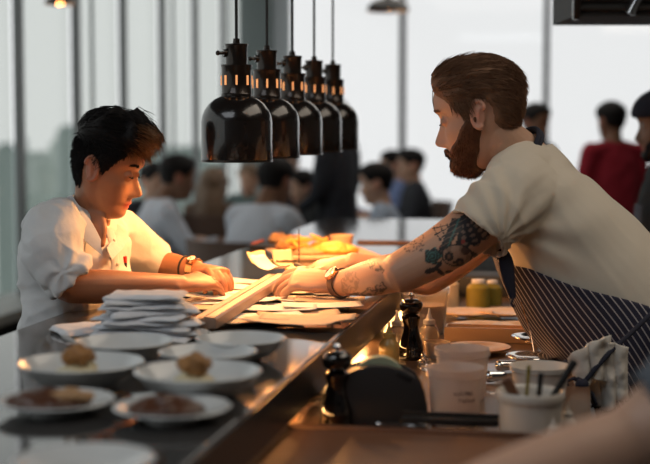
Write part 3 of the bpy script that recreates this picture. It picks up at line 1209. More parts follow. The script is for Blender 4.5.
    while len(sp) < 2600:
        th = math.radians(rnd.uniform(-98, 98))
        z = rnd.uniform(-.119, .006)
        t = beard_thick(th, z)
        if t < .003: continue
        p = head_pt(th, z, 0, .5)
        no = head_normal(th, z)
        f = (no * .45 + V((.15, 0, -.9)) + V((rnd.uniform(-.35, .35), rnd.uniform(-.35, .35), rnd.uniform(-.2, .2)))).normalized()
        a = p + no * (t * .6)
        L = rnd.uniform(.006, .014)
        sp.append(([hm @ a, hm @ (a + f * L * .5), hm @ (a + (f + V((0, 0, -.3))).normalized() * L)], .0007))
    for k in range(260):
        sy = rnd.choice((-1, 1))
        q = rnd.random()
        a = V((.090 - .016 * q * q, sy * (.002 + .028 * q), -.056 - .020 * q * q + rnd.uniform(-.003, .003)))
        sp.append(([hm @ a, hm @ (a + V((.002, sy * .003, -.004))), hm @ (a + V((.0015, sy * .006, -.009)))], .0007))
    strands('strands', sp, M['beard'], beard)
    # t-shirt
    mb = MB()
    add_torso(mb, path, ab, fwd, n=44, sub=6)
    mb.limb([at(513, 188, 2.99), at(524, 176, 3.10), at(510, 190, 3.25)], [.070, .078, .066], n=26)
    sleeve(mb, [at(528, 190, 3.02), at(512, 200, 2.955), at(492, 217, 2.915), at(476, 236, 2.895)], [.084, .080, .074, .071], rec=.035)
    sleeve(mb, [at(512, 196, 3.22), at(498, 216, 3.27), at(487, 236, 3.29)], [.072, .068, .066], rec=.03)
    me = mb.remeshed('t_shirt', .0042, 5, .5)
    A_ = at(500, 238, 2.9)

    def mask(p):
        dd = (V(p) - A_).length
        return .5 + 1.3 * math.exp(-(dd / .13) ** 2)
    co = get_co(me); no = get_no(me); out = co.copy()
    dirs = V((.75, 0, -.66))
    for i in range(len(co)):
        p = V(co[i])
        r = p - A_
        ang = math.atan2(r.z, r.x)
        fold = math.sin(ang * 13 + 3 * noise.noise(p * 9)) * .0032 * math.exp(-((r.length - .10) / .10) ** 2)
        gen = (noise.noise(V((p.x * 7 - p.z * 9, p.y * 9, p.x * 9 + p.z * 6)))) * .006
        gen += (1 - abs(noise.noise(V((p.x * 16 + p.z * 10, p.y * 14, p.z * 5))) * 2.4)) * .0022
        out[i] = p + V(no[i]) * (fold + gen)
    set_co(me, out)
    tee = link_mesh('t_shirt', me, M['tee'], root)
    # seam over the shoulder and neck band
    n_ax = (at(545, 196, 3.12) - at(520, 148, 3.11)).normalized()
    # apron neck strap
    cpt = at(514, 149, 3.11)
    ax = (nb - at(530, 168, 3.12)).normalized()
    s1 = ax.orthogonal().normalized()
    s2 = ax.cross(s1)
    ring = [cpt + V((.012, 0, -.004)) + s1 * .0605 * math.cos(a) + s2 * .0605 * math.sin(a) for a in [2 * PI * k / 40 for k in range(41)]]
    mb = MB()
    mb.tube([p + ax * .004 for p in ring], .0062, 8).tube([p - ax * .004 for p in ring], .0062, 8)
    mb.build('neck_strap', M['navy'], root)
    # apron: wraps the front of the torso and hangs below the waist
    ap = path[1:] + [at(672, 440, 2.99), at(676, 520, 2.98), at(678, 600, 2.97)]
    apab = [(a + .013 + (.0, .008, .022, .026, .016, 0)[i], b + .012) for i, (a, b) in enumerate(ab[1:])] + [(.155, .20), (.15, .21), (.15, .22)]
    P, Rr = smooth_path(ap, apab, 12)
    N = len(P) - 1
    s0 = 0.235
    bm = bmesh.new()
    uvl = bm.loops.layers.uv.new('UV')
    rows, uvr = [], []
    NT = 90
    dist = 0
    for i, p in enumerate(P):
        q = i / N * (len(ap) - 1)
        if i: dist += (p - P[i - 1]).length
        if q < 1.62: continue
        tm = float(np.interp(q, [1.62, 1.9, 2.3, 2.9, 3.4, 4.0, 5.0, 8], [20, 42, 62, 80, 97, 116, 128, 118]))
        d_ = (P[min(i + 1, N)] - P[max(i - 1, 0)]).normalized()
        f_ = (fwd - d_ * fwd.dot(d_)).normalized()
        s_ = d_.cross(f_)
        row, uv = [], []
        for k in range(NT + 1):
            u = -1 + 2 * k / NT
            th = math.radians(tm * u)
            c, s = math.cos(th), math.sin(th)
            r = (abs(c) ** 2.3 + abs(s) ** 2.3) ** (-1 / 2.3)
            pt = p + f_ * (Rr[i][0] * r * c) + s_ * (Rr[i][1] * r * s)
            nrm = (f_ * c + s_ * s)
            pt = pt + nrm * (noise.noise(V((pt.x * 5 + 1, pt.y * 12, pt.z * 6))) * .009 + math.sin(th * 9 + q) * .0025)
            row.append(bm.verts.new(pt))
            uv.append((th * .19, dist))
        rows.append(row); uvr.append(uv)
    for i in range(len(rows) - 1):
        for k in range(NT):
            f = bm.faces.new((rows[i][k], rows[i][k + 1], rows[i + 1][k + 1], rows[i + 1][k]))
            for lp, c in zip(f.loops, (uvr[i][k], uvr[i][k + 1], uvr[i + 1][k + 1], uvr[i + 1][k])):
                lp[uvl].uv = c
    bmesh.ops.recalc_face_normals(bm, faces=bm.faces)
    me = bpy.data.meshes.new('apron')
    bm.to_mesh(me); bm.free()
    m = bpy.data.materials.new('navy_pinstripe')
    m.use_nodes = True
    nt = m.node_tree
    pb = nt.nodes['Principled BSDF']
    pb.inputs['Roughness'].default_value = .85
    uvn = nt.nodes.new('ShaderNodeUVMap'); uvn.uv_map = 'UV'
    sx = nt.nodes.new('ShaderNodeSeparateXYZ')
    mu = nt.nodes.new('ShaderNodeMath'); mu.operation = 'MULTIPLY'; mu.inputs[1].default_value = 78.0
    fr = nt.nodes.new('ShaderNodeMath'); fr.operation = 'FRACT'
    ls = nt.nodes.new('ShaderNodeMath'); ls.operation = 'LESS_THAN'; ls.inputs[1].default_value = .19
    mx = nt.nodes.new('ShaderNodeMix'); mx.data_type = 'RGBA'
    mx.inputs[6].default_value = (.016, .017, .038, 1)
    mx.inputs[7].default_value = (.42, .38, .38, 1)
    nt.links.new(uvn.outputs[0], sx.inputs[0]); nt.links.new(sx.outputs[0], mu.inputs[0]); nt.links.new(mu.outputs[0], fr.inputs[0])
    nt.links.new(fr.outputs[0], ls.inputs[0]); nt.links.new(ls.outputs[0], mx.inputs[0]); nt.links.new(mx.outputs[2], pb.inputs['Base Color'])
    apron = link_mesh('apron', me, m, root)
    sd = apron.modifiers.new('thickness', 'SOLIDIFY')
    sd.thickness = .003
    # top corner strap of the apron hanging from the armpit
    mb = MB()
    mb.limb([at(502, 250, 2.93), at(506, 262, 2.92), at(509, 280, 2.915), at(513, 298, 2.915)], [(.010, .004), (.015, .004), (.013, .004), (.006, .003)], side=V((1, 0, .2)), n=10)
    mb.tube([at(513, 297, 2.915), at(511, 303, 2.91), at(514, 307, 2.91)], .003, 6)
    mb.build('corner_strap', M['navy'], apron)
    mb = MB()
    mb.tube([at(521, 302, 2.88), at(526, 318, 2.87), at(531, 334, 2.86), at(534, 352, 2.84)], .0013, 6)
    mb.build('loose_cord', M['copper'], apron)
    # waist tie with knot
    mb = MB()
    mb.tube([at(668, 300, 2.84), at(650, 315, 2.80), at(630, 334, 2.775), at(610, 352, 2.735), at(594, 370, 2.72), at(583, 384, 2.72)], .0052, 8)
    mb.tube([at(583, 384, 2.72), at(574, 378, 2.72), at(566, 382, 2.72), at(571, 392, 2.715), at(583, 386, 2.71)], .0045, 8)
    mb.tube([at(583, 386, 2.72), at(592, 394, 2.715), at(596, 404, 2.715), at(588, 408, 2.715), at(578, 396, 2.715)], .0045, 8)
    mb.tube([at(583, 384, 2.72), at(576, 370, 2.75), at(564, 362, 2.78)], .0058, 8)
    mb.ball(at(582, 385, 2.715), (.014, .012, .013))
    mb.build('waist_tie', M['navy'], apron)
    # trousers
    mb = MB()
    mb.limb([pel + V((0, 0, .06)), pel + V((0, 0, -.07))], [(.165, .13), (.165, .13)], side=side, n=24)
    legs(mb, hips, knees, ank, grow=.014)
    me = mb.remeshed('trousers', .008, 3)
    link_mesh('trousers', me, M['denim'], root)
    shoes('shoe', ank, V((-.97, .25, 0)), root)
    return root, wr_n, el_n


cook, WRN, ELN = build_cook()


def watch(name, c, ax, r, face_n, label, strap_m, case_m, dial_r=.016):
    ax = ax.normalized()
    s1 = (face_n - ax * face_n.dot(ax)).normalized()
    s2 = ax.cross(s1)
    e = empty(name, c, 0, label, 'watch')
    rings = []
    mb = MB()
    n = 40
    for k in range(n + 1):
        a = 2 * PI * k / n
        o = c + (s1 * math.cos(a) + s2 * math.sin(a)) * r
        nr = (s1 * math.cos(a) + s2 * math.sin(a))
        rings.append([o - ax * .0085, o + ax * .0085, o + ax * .0085 + nr * .0032, o - ax * .0085 + nr * .0032])
    mb._grid(rings, caps=False)
    mb.build('strap', strap_m, e)
    q = s1.to_track_quat('Z', 'Y').to_matrix()
    MB().lathe([(0, 0), (dial_r + .0015, 0), (dial_r + .0025, .003), (dial_r + .0015, .008), (dial_r, .0085), (dial_r - .0005, .007)], c + s1 * (r), 28, rot=q, closed_ends=False).build('case', case_m, e)
    MB().lathe([(0, .0068), (dial_r, .0068), (dial_r, .0074), (0, .0074)], c + s1 * r, 28, rot=q).build('dial', M['dial'], e)
    mb = MB()
    o = c + s1 * (r + .0078)
    mb.tube([o, o + (s2 * .6 + ax * .8) * .009], .0007, 5).tube([o, o + (s2 * -.9 + ax * .3) * .012], .0006, 5)
    mb.build('hands', M['black'], e)
    return e


ax = (ELN - WRN).normalized()
watch('wristwatch', WRN + ax * .016, ax, .0300, V((-.45, -.55, .72)), 'round white-faced wristwatch with grey leather strap on the tattooed wrist', M['leather'], M['copper'], .0150)

# linen towel tucked at the apron tie
def drape(name, corners, Y0, amp, folds, m, parent=None, nu=60, nv=40, stripes=False, th=.005):
    """cloth hanging between four corners given as (px, py): top-left, top-right, bottom-right, bottom-left"""
    tl, tr, br, bl = [at(x, y, Y0) for x, y in corners]
    bm = bmesh.new()
    g_ = []
    for j in range(nv + 1):
        v = j / nv
        row = []
        for i_ in range(nu + 1):
            u = i_ / nu
            p = tl.lerp(tr, u).lerp(bl.lerp(br, u), v)
            ph = u * folds * 2 * PI + 1.4 * noise.noise(V((u * 3, v * 2, folds)))
            bul = math.sin(PI * u) ** .6 * .018
            p = p + V((.004 * math.cos(ph), -bul + amp * math.sin(ph) * (.45 + .55 * v), .010 * math.sin(PI * u) * (1 - v) - .006 * math.sin(ph * .5) * v))
            p += V((0, 1, 0)) * .006 * noise.noise(p * 45)
            row.append(bm.verts.new(p))
        g_.append(row)
    for j in range(nv):
        for i_ in range(nu):
            f = bm.faces.new((g_[j][i_], g_[j + 1][i_], g_[j + 1][i_ + 1], g_[j][i_ + 1]))
            if stripes and j in (2, 3): f.material_index = 1
            if stripes and j in (5, 6): f.material_index = 2
    me = bpy.data.meshes.new(name)
    bm.to_mesh(me); bm.free()
    o = link_mesh(name, me, m, parent)
    sd = o.modifiers.new('t', 'SOLIDIFY'); sd.thickness = th
    return o


st = [M['towel'], mat('orange_thread', (.50, .20, .07), .9), mat('blue_thread', (.04, .07, .17), .9)]
towel = tag(drape('kitchen_towel', ((594, 345), (628, 348), (627, 398), (600, 408)), 2.755, .007, 2.2, st), 'beige linen kitchen towel tucked under the navy apron tie', 'towel')
drape('folded_flap', ((565, 358), (612, 335), (608, 378), (574, 384)), 2.742, .007, 2.6, st, towel, stripes=True)
drape('lower_corner', ((578, 374), (604, 372), (606, 403), (590, 402)), 2.775, .004, 1.7, st, towel)


# ------------------------------------------------------------------ the young cook in white shirt, left
def build_boy():
    root = empty('person', at(45, 500, 3.05) * 1 - V((0, 0, at(45, 500, 3.05).z)), label='young dark-haired cook in white short-sleeved shirt lit orange by the heat lamps', cat='person')
    BK[0] = .80
    hm = hmatrix(at(105, 169, 3.04), math.radians(-8), math.radians(16), 0, .875)
    fwd = V((.92, -.39, -.12))
    sh_n, sh_f = at(52, 234, 2.94), at(112, 232, 3.20)
    el_n, wr_n = at(70, 287, 2.88), at(180, 285, 3.00)
    el_f, wr_f = at(150, 263, 3.30), at(197, 270, 3.24)
    path = [at(84, 216, 3.06), at(82, 224, 3.06), at(79, 238, 3.06), at(77, 262, 3.06), at(76, 300, 3.05), at(74, 350, 3.04), at(70, 400, 3.03)]
    ab = [(.050, .058), (.066, .105), (.085, .145), (.096, .155), (.096, .145), (.10, .145), (.11, .15)]
    mb = MB()
    add_head(mb, hm)
    add_torso(mb, path, [(a - .014, b - .014) for a, b in ab], fwd, n=30, sub=4)
    nb = hm @ V((-.014, 0, -.060))
    mb.limb([nb + V((0, 0, .05)), nb, at(92, 208, 3.06), at(86, 222, 3.06)], [.036, .040, .044, .056], n=22)
    mb.limb([at(92, 215, 3.03), at(98, 228, 3.0), at(101, 244, 2.985)], [(.03, .02), (.024, .014), (.010, .010)], n=14)
    mb.limb([sh_n + V((.03, .06, -.03)), sh_n, sh_n.lerp(el_n, .5), el_n], [.050, .048, .042, .036], n=20)
    mb.limb([el_n, el_n.lerp(wr_n, .25), el_n.lerp(wr_n, .6), wr_n], [.034, .036, .030, (.024, .021)], n=20)
    mb.limb([sh_f, at(132, 248, 3.27), el_f], [.048, .042, .034], n=20)
    mb.limb([el_f, el_f.lerp(wr_f, .4), wr_f], [.034, .032, .023], n=20)
    d = at(210, 280, 3.06) - wr_n
    hand(mb, wr_n, d, V((-.10, -.55, .85)), -1, [(.50, .62, .35), (.42, .55, .30), (.40, .45, .25), (.45, .40, .2)], .92, thumb=(.5, .5), spread=.12)
    d = at(222, 272, 3.18) - wr_f
    hand(mb, wr_f, d, V((.35, -.25, .9)), 1, [(.70, .5, .25), (.66, .55, .3), (.7, .5, .3), (.8, .5, .3)], .92, thumb=(.5, .5), spread=.10)
    pel = path[-1]
    side = V((.39, .92, 0))
    hips = [pel + side * .085 * s + V((0, 0, -.03)) for s in (-1, 1)]
    knees = [V((h.x - .01, h.y, .46)) for h in hips]
    ank = [V((h.x - .03, h.y, .10)) for h in hips]
    legs(mb, hips, knees, ank, r=(.078, .055, .04))
    me = mb.remeshed('body', .0029, 3, .45)
    skin_paint(me, np.array([.37, .165, .088]), hm, (.42, .07, .06))
    body = link_mesh('body', me, M['skin'], root)
    add_lashes(hm, body)
    eyebrows(hm, M['hairb'], body, 6, 1.0)
    hair_set('hair', hm, boy_thick, boy_flow, M['hairb'], body, (-.064, .1135), 6500,
             lambda th, z: .008 + .040 * sst(.04, .09, z), .00095, lift=.10, jit=.35, seed=9, tip=M['hairtip'], tmin=.0012,
             tipmask=lambda th, z: deg_abs(th) < 50 and z < .098)
    # quiff over the forehead
    rnd = random.Random(2)
    sp = []
    for k in range(420):
        y = rnd.uniform(-.048, .048)
        q = rnd.random()
        a = V((.050 + .022 * q, y, .106 - .016 * q))
        b = a + V((.018, rnd.uniform(-.004, .004), .020 + .010 * rnd.random()))
        c = b + V((.020, rnd.uniform(-.004, .004), .002 - .006 * rnd.random()))
        d_ = c + V((.009, rnd.uniform(-.006, .006), -.012 - .006 * rnd.random()))
        sp.append(([hm @ a, hm @ b, hm @ c, hm @ d_], .0010))
    tag(strands('quiff', sp, M['hairtip'], body), 'bleached brown quiff')
    # shirt
    mb = MB()
    add_torso(mb, path, ab, fwd, n=44, sub=6)
    mb.limb([at(51, 233, 2.94), at(64, 227, 3.0), at(82, 227, 3.06), at(108, 232, 3.17)], [.060, .058, .052, .050], n=24)
    sleeve(mb, [at(62, 222, 2.98), at(52, 238, 2.92), at(56, 262, 2.885), at(74, 284, 2.88)], [.056, .060, .060, .055], rec=.03)
    sleeve(mb, [at(104, 226, 3.16), at(122, 236, 3.22), at(140, 250, 3.27), at(154, 262, 3.30)], [.050, .052, .050, .046], rec=.03)
    me = mb.remeshed('shirt', .0038, 4, .5)
    co = get_co(me); no = get_no(me)
    A1, A2 = at(70, 268, 2.9), at(128, 262, 3.2)
    for i in range(len(co)):
        p = V(co[i])
        v = (1 - abs(noise.noise(V((p.x * 9 + p.z * 7, p.y * 8, p.z * 13 - p.x * 6)))) * 2.5) * .0065
        v += (1 - abs(noise.noise(V((p.x * 22, p.y * 16 + 3, p.z * 24 + p.x * 12)))) * 2.2) * .0042
        r = p - A1
        v += math.sin(math.atan2(r.z, r.x) * 6 + 4 * noise.noise(p * 12)) * .003 * math.exp(-((r.length - .05) / .06) ** 2)
        co[i] = p + V(no[i]) * (v - .002)
    set_co(me, co)
    shirt = link_mesh('shirt', me, M['shirt'], root)
    # collar, open at the throat
    f_ = V((.92, -.39, -.12)).normalized()
    s_ = V((0, 0, 1)).cross(f_).normalized()

    def flap(tops, bots):
        mb = MB()
        P1, _ = smooth_path([at(*q) for q in tops], [.01] * len(tops), 6)
        P2, _ = smooth_path([at(*q) for q in bots], [.01] * len(bots), 6)
        rings = []
        for a, b in zip(P1, P2):
            m_ = a.lerp(b, .5) + V((-.002, -.004, .004))
            o = (b - a).cross(V((0, 0, 1)))
            o = V((.2, -1, .3)).normalized() * .0035
            rings.append([a, m_, b, b + o, m_ + o, a + o])
        mb._grid(rings)
        mb.build('collar', M['shirt'], shirt)
    flap([(80, 193, 3.12), (73, 196, 3.04), (80, 207, 2.985), (92, 223, 2.965), (101, 240, 2.955)], [(72, 200, 3.12), (62, 205, 3.03), (70, 222, 2.945), (84, 240, 2.935), (103, 256, 2.94)])
    flap([(106, 221, 3.12), (115, 226, 3.10), (114, 236, 3.05), (107, 248, 2.98)], [(118, 222, 3.13), (128, 232, 3.10), (125, 246, 3.05), (112, 260, 2.965)])
    # front placket and buttons
    mb = MB()
    pts = [p + f_ * (a_[0] + .003) for p, a_ in zip(path[1:5], ab[1:5])]
    mb.limb(pts, [(.016, .004)] * 4, side=s_, n=10, round_ends=False)
    mb.build('placket', M['shirt'], shirt)
    for q in (.25, .6, .95):
        i = min(int(q * 3), 2)
        p = pts[i].lerp(pts[i + 1], q * 3 - i) + f_ * .004
        MB().ball(p, .0045, n=10, m=6).build('button', M['whitepl'], shirt)
    mb = MB()
    mb.limb([pel + V((0, 0, .06)), pel + V((0, 0, -.07))], [(.15, .11), (.15, .11)], side=side, n=24)
    legs(mb, hips, knees, ank, r=(.078, .055, .04), grow=.014)
    link_mesh('trousers', mb.remeshed('trousers', .008, 3), M['denim'], root)
    shoes('shoe', ank, V((.92, -.39, 0)), root)
    BK[0] = 1.0
    return wr_f, el_f, s_, f_


BWR, BEL, bs, bf = build_boy()
ax = (BEL - BWR).normalized()
watch('wristwatch', BWR + ax * .008, ax, .0245, V((.2, -.6, .8)), 'slim gold-toned watch on the far wrist of the young cook', M['copper'], M['copper'], .010)
s1 = ax.orthogonal().normalized(); s2 = ax.cross(s1)
c = BWR + ax * .034
tag(MB().tube([c + (s1 * math.cos(a) + s2 * math.sin(a)) * .0275 for a in [2 * PI * k / 30 for k in range(31)]], .0026, 6).build('bracelet', M['black']), 'black cord bracelet above the gold-toned watch of the young cook', 'bracelet')
# pens clipped at the far side of the shirt
mb = MB()
p0 = at(124, 268, 3.08)
e = empty('marker_pen', p0, 0, 'red-capped black marker pen clipped to the white shirt of the young cook', 'pen')
MB().tube([p0 + V((0, 0, -.03)), p0 + V((0, 0, .012))], .0065, 10).build('barrel', M['navy'], e)
MB().tube([p0 + V((0, 0, .012)), p0 + V((0, 0, .026))], .0068, 10).build('cap', M['red'], e)

# ------------------------------------------------------------------ bowls, plates and food on the pass
def dish(name, c, r, h, label, cat, group, foot=.45, flat=False, m='china'):
    e = empty(name, c, 0, label, cat, group)
    if flat:
        prof = [(r * foot, 0), (r * foot, .004), (r * .70, h * .45), (r * .985, h - .002), (r, h), (r * .98, h + .0015), (r * .70, h * .45 + .005), (r * .60, .0075), (0, .007)]
    else:
        prof = [(r * foot, 0), (r * foot, .003), (r * .66, h * .22), (r * .86, h * .58), (r * .97, h * .93), (r, h), (r * .985, h + .0015), (r * .94, h * .92), (r * .82, h * .58), (r * .60, h * .26), (0, h * .17)]
    MB().lathe(prof, c, 56, closed_ends=False).build('bowl_body' if not flat else 'plate_body', M[m], e)
    MB().lathe([(r * foot * .98, 0), (r * foot * .98, .002), (0, .003)], c, 40, closed_ends=False).build('foot', M[m], e)
    return e


def heap(name, c, rx, ry, h, m, label, cat, seed=1, group=None, n=9, voxel=.0035, amp=.004, base=1.0, br=1.0):
    rnd = random.Random(seed)
    mb = MB()
    mb.ball(c + V((0, 0, h * .25)), (rx * base, ry * base, h * .35), n=20, m=10)
    for k in range(n):
        a = rnd.uniform(0, 2 * PI)
        q = rnd.uniform(0, .7)
        mb.ball(c + V((rx * q * math.cos(a), ry * q * math.sin(a), h * (.3 + .45 * (1 - q)))), (rx * rnd.uniform(.18, .32) * br, ry * rnd.uniform(.18, .32) * br, h * rnd.uniform(.15, .28)), n=12, m=8)
    me = mb.remeshed(name, voxel, 1)
    wrinkle(me, amp, 90, seed=seed)
    o = link_mesh(name, me, M[m])
    return tag(o, label, cat, group)


def onc(px, py, h=0.0):
    p = on_z(px, py, TOP + h)
    return V((p.x, p.y, TOP))


bowls = []
# (rim centre px, py, radius, height, label)
spec = [('bowl', 81, 362, .094, .038, 'white bowl of rice topped with golden food at the left', .5),
        ('bowl', 124, 341, .082, .036, 'empty white bowl directly in front of the napkin stack', .5),
        ('bowl', 208, 351, .078, .036, 'empty white bowl between the rear right bowl and the bowl of topped rice', .5),
        ('bowl', 241, 338, .076, .036, 'rear right empty white bowl nearest to the steel ticket rail', .5),
        ('bowl', 198, 371, .092, .038, 'white bowl of rice topped with golden food at centre front', .5),
        ('plate', 56, 399, .080, .018, 'left white plate of dark glazed meat at the front of the pass', .5),
        ('plate', 172, 406, .079, .018, 'right white plate of dark glazed meat at the front of the pass', .5),
        ('plate', 84, 459, .080, .016, 'nearest white plate cut off by the bottom edge of the picture', .5)]
for name, px, py, r, h, lab, ft in spec:
    c = onc(px, py, h)
    e = dish(name, c, r, h, lab, name, 'white bowls on the pass' if name == 'bowl' else 'white plates on the pass', flat=(name == 'plate'))
    bowls.append(c)
for i, lab in ((0, 'at the left'), (4, 'at centre front')):
    c = bowls[i]
    heap('rice_mound', c + V((-.006, 0, .008)), .034, .034, .042, 'rice', 'creamy rice under golden topping in the white bowl ' + lab, 'food', 3 + i, 'rice mounds in the bowls')
    heap('golden_topping', c + V((-.004, 0, .034)), .030, .026, .030, 'foodb', 'golden brown crisp topping heaped on the rice ' + lab, 'food', 8 + i, 'golden toppings in the bowls', n=46, voxel=.0024, amp=.008, base=.6, br=.75)
heap('glazed_meat', bowls[5] + V((-.012, 0, .008)), .060, .045, .026, 'meat', 'dark glazed meat spread over the left front plate', 'food', 21, 'glazed meat on the plates', n=20, voxel=.004)
heap('glazed_meat', bowls[6] + V((-.008, 0, .008)), .052, .042, .026, 'meat', 'dark glazed meat spread over the right front plate', 'food', 22, 'glazed meat on the plates', n=20, voxel=.004)
heap('toasted_bread', bowls[5] + V((.022, -.012, .020)), .036, .014, .018, 'bread', 'toasted bread slice lying over the meat on the left front plate', 'food', 31, n=6)
# spoon resting in the empty bowl at the back left
c = bowls[1]
e = empty('spoon', c + V((-.07, -.02, .03)), 0, 'white-handled spoon leaning out over the left of the rear empty bowl', 'spoon')
a, b = at(62, 336, c.y - .02), c + V((-.03, -.01, .014))
MB().tube([a, a.lerp(b, .5) + V((0, 0, -.002)), b], [.0045, .0035, .0025], 8).build('handle', M['china'], e)
MB().ball(b + (b - a).normalized() * .018, (.020, .013, .003), n=16, m=8).build('scoop', M['china'], e)

# ------------------------------------------------------------------ folded napkins, one object each
def napkin_mesh(seed, sx=.175, sy=.115, th=.0095):
    rnd = random.Random(seed)
    nx, ny = 22, 14
    bm = bmesh.new()
    top, bot = [], []
    for i in range(nx + 1):
        rt, rb = [], []
        for j in range(ny + 1):
            u, v = i / nx * 2 - 1, j / ny * 2 - 1
            x = u * sx / 2 * (1 + .04 * noise.noise(V((v * 2, seed, 0))))
            y = v * sy / 2 * (1 + .05 * noise.noise(V((u * 2, seed, 5))))
            ed = (1 - max(abs(u), abs(v)) ** 8)
            wv = .0022 * noise.noise(V((u * 2.2, v * 2.2, seed))) * (1 + max(abs(u), abs(v)))
            lay = .0010 * math.sin(v * 9 + seed)
            rt.append(bm.verts.new((x, y, th * (.35 + .65 * ed ** .5) + wv + lay)))
            rb.append(bm.verts.new((x, y, th * .30 * (1 - ed ** .5) + wv * .8)))
        top.append(rt); bot.append(rb)
    for i in range(nx):
        for j in range(ny):
            bm.faces.new((top[i][j], top[i + 1][j], top[i + 1][j + 1], top[i][j + 1]))
            bm.faces.new((bot[i][j], bot[i][j + 1], bot[i + 1][j + 1], bot[i + 1][j]))
    for i in range(nx):
        bm.faces.new((top[i][0], bot[i][0], bot[i + 1][0], top[i + 1][0]))
        bm.faces.new((top[i][ny], top[i + 1][ny], bot[i + 1][ny], bot[i][ny]))
    for j in range(ny):
        bm.faces.new((top[0][j], top[0][j + 1], bot[0][j + 1], bot[0][j]))
        bm.faces.new((top[nx][j], bot[nx][j], bot[nx][j + 1], top[nx][j + 1]))
    bmesh.ops.recalc_face_normals(bm, faces=bm.faces)
    me = bpy.data.meshes.new('folded_napkin')
    bm.to_mesh(me); bm.free()
    return me


meshes = [napkin_mesh(k * 3.7 + 1) for k in range(5)]
sc_ = onc(148, 338)
rnd = random.Random(12)
for k in range(9):
    o = link_mesh('folded_napkin', meshes[k % 5], M['napkin'])
    o.location = sc_ + V((rnd.uniform(-.010, .010), rnd.uniform(-.008, .008), .001 + k * .0092))
    o.rotation_euler = (rnd.uniform(-.02, .02), rnd.uniform(-.03, .03), rnd.uniform(-.30, .30) + (PI if k % 2 else 0))
    o.scale = (1.16 - .045 * k,) * 2 + (1,)
    tag(o, ('folded white napkin at the bottom of the stack', 'folded white napkin second from the bottom of the stack', 'folded white napkin third from the bottom of the stack',
            'folded white napkin fourth from the bottom of the stack', 'folded white napkin in the exact middle of the stack', 'folded white napkin fourth from the top of the stack',
            'folded white napkin third from the top of the stack', 'folded white napkin second from the top of the stack',
            'topmost folded white napkin of the stack, beneath the forearm of the young cook')[k], 'napkin', 'folded napkins stacked on the pass')
o = link_mesh('folded_napkin', napkin_mesh(77, .13, .10, .014), M['napkin'])
o.location = onc(90, 333) + V((0, 0, .001)); o.rotation_euler = (0, 0, .5)
tag(o, 'single folded white napkin lying left of the napkin stack', 'napkin', 'folded napkins stacked on the pass')

# ------------------------------------------------------------------ ticket rail and order tickets
A, B = onc(204, 335), onc(277, 289)
A += V((0, 0, .012)); B += V((0, 0, .016))
d = (B - A)
L = d.length
rz = math.atan2(d.y, d.x)
e = empty('ticket_rail', A, rz, 'long brushed metal ticket rail lying diagonally across the order tickets', 'rail')
rot = Matrix.Rotation(rz, 3, 'Z') @ Matrix.Rotation(-math.asin(.004 / L), 3, 'Y')
prof = [(-.024, 0), (.024, 0), (.024, .012), (.020, .020), (.004, .020), (.003, .013), (-.001, .013), (-.002, .022), (-.020, .022), (-.024, .018)]
mb = MB()
mb._grid([[A + rot @ V((x, y, z)) for y, z in prof] for x in (0, .01, L * .5, L - .01, L)])
mb.build('rail_body', M['rail'], e, smooth=False)
MB().box(A + rot @ V((-.0015, 0, .010)), (.003, .046, .018), rot=rot).build('end_cap', M['rail'], e)
MB().box(B + rot @ V((.0015, 0, .010)), (.003, .046, .018), rot=rot).build('end_cap', M['rail'], e)


def sheet(name, c, w_, l_, rz, m, label, cat, group, curl=.004, seed=0, lift=0.0):
    nx, ny = 8, 14
    bm = bmesh.new()
    g_ = []
    for i in range(nx + 1):
        row = []
        for j in range(ny + 1):
            u, v = i / nx * 2 - 1, j / ny * 2 - 1
            z = curl * (abs(v) ** 2.2) * (1 + .5 * noise.noise(V((u, v, seed)))) + .0012 * noise.noise(V((u * 2, v * 3, seed))) + .001
            row.append(bm.verts.new((u * w_ / 2, v * l_ / 2, z + lift * (v + 1) / 2)))
        g_.append(row)
    for i in range(nx):
        for j in range(ny):
            bm.faces.new((g_[i][j], g_[i + 1][j], g_[i + 1][j + 1], g_[i][j + 1]))
    me = bpy.data.meshes.new(name)
    bm.to_mesh(me); bm.free()
    o = link_mesh(name, me, m)
    o.location = c
    o.rotation_euler = (0, 0, rz)
    md = o.modifiers.new('t', 'SOLIDIFY'); md.thickness = .0005
    return tag(o, label, cat, group)


rnd = random.Random(31)
z = .0015
tick = [(215, 283, 1.2, 'paper'), (232, 292, .9, 'paper'), (198, 296, 1.5, 'paper'), (222, 303, 1.2, 'paper'), (206, 309, 1.6, 'kraft'), (240, 283, 1.1, 'paper'), (188, 304, 1.3, 'paper'),
        (252, 312, 1.4, 'paper'), (290, 309, 1.7, 'paper'), (270, 301, 1.35, 'paper'), (312, 303, 1.5, 'paper'), (298, 317, 1.55, 'kraft'), (262, 320, 1.9, 'paper'), (318, 296, 1.3, 'paper'),
        (240, 325, 1.7, 'kraft'), (285, 295, 1.1, 'paper'), (305, 290, 1.6, 'paper'), (330, 305, 1.45, 'kraft'), (225, 296, 1.0, 'paper'), (278, 314, 1.5, 'paper'), (308, 324, 1.6, 'kraft'), (292, 328, 1.2, 'kraft'), (246, 305, 1.2, 'paper'), (322, 312, 1.7, 'paper'), (265, 294, 1.3, 'paper')]
for i, (px, py, rz, mm) in enumerate(tick):
    z += .0005
    left = px < 246
    brown = mm == 'kraft'
    sheet('order_ticket', onc(px, py) + V((0, 0, z)), .085, .17 + rnd.uniform(-.02, .03), rz + rnd.uniform(-.15, .15), M[mm],
          ('brownish' if brown else 'white') + ' order ticket lying ' + ('under the hands of the young cook, left of the rail' if left else 'on the pass below the bearded man\'s hand, right of the rail'),
          'ticket', ('brownish' if brown else 'white') + ' order tickets ' + ('left' if left else 'right') + ' of the rail', curl=.0035, seed=i)
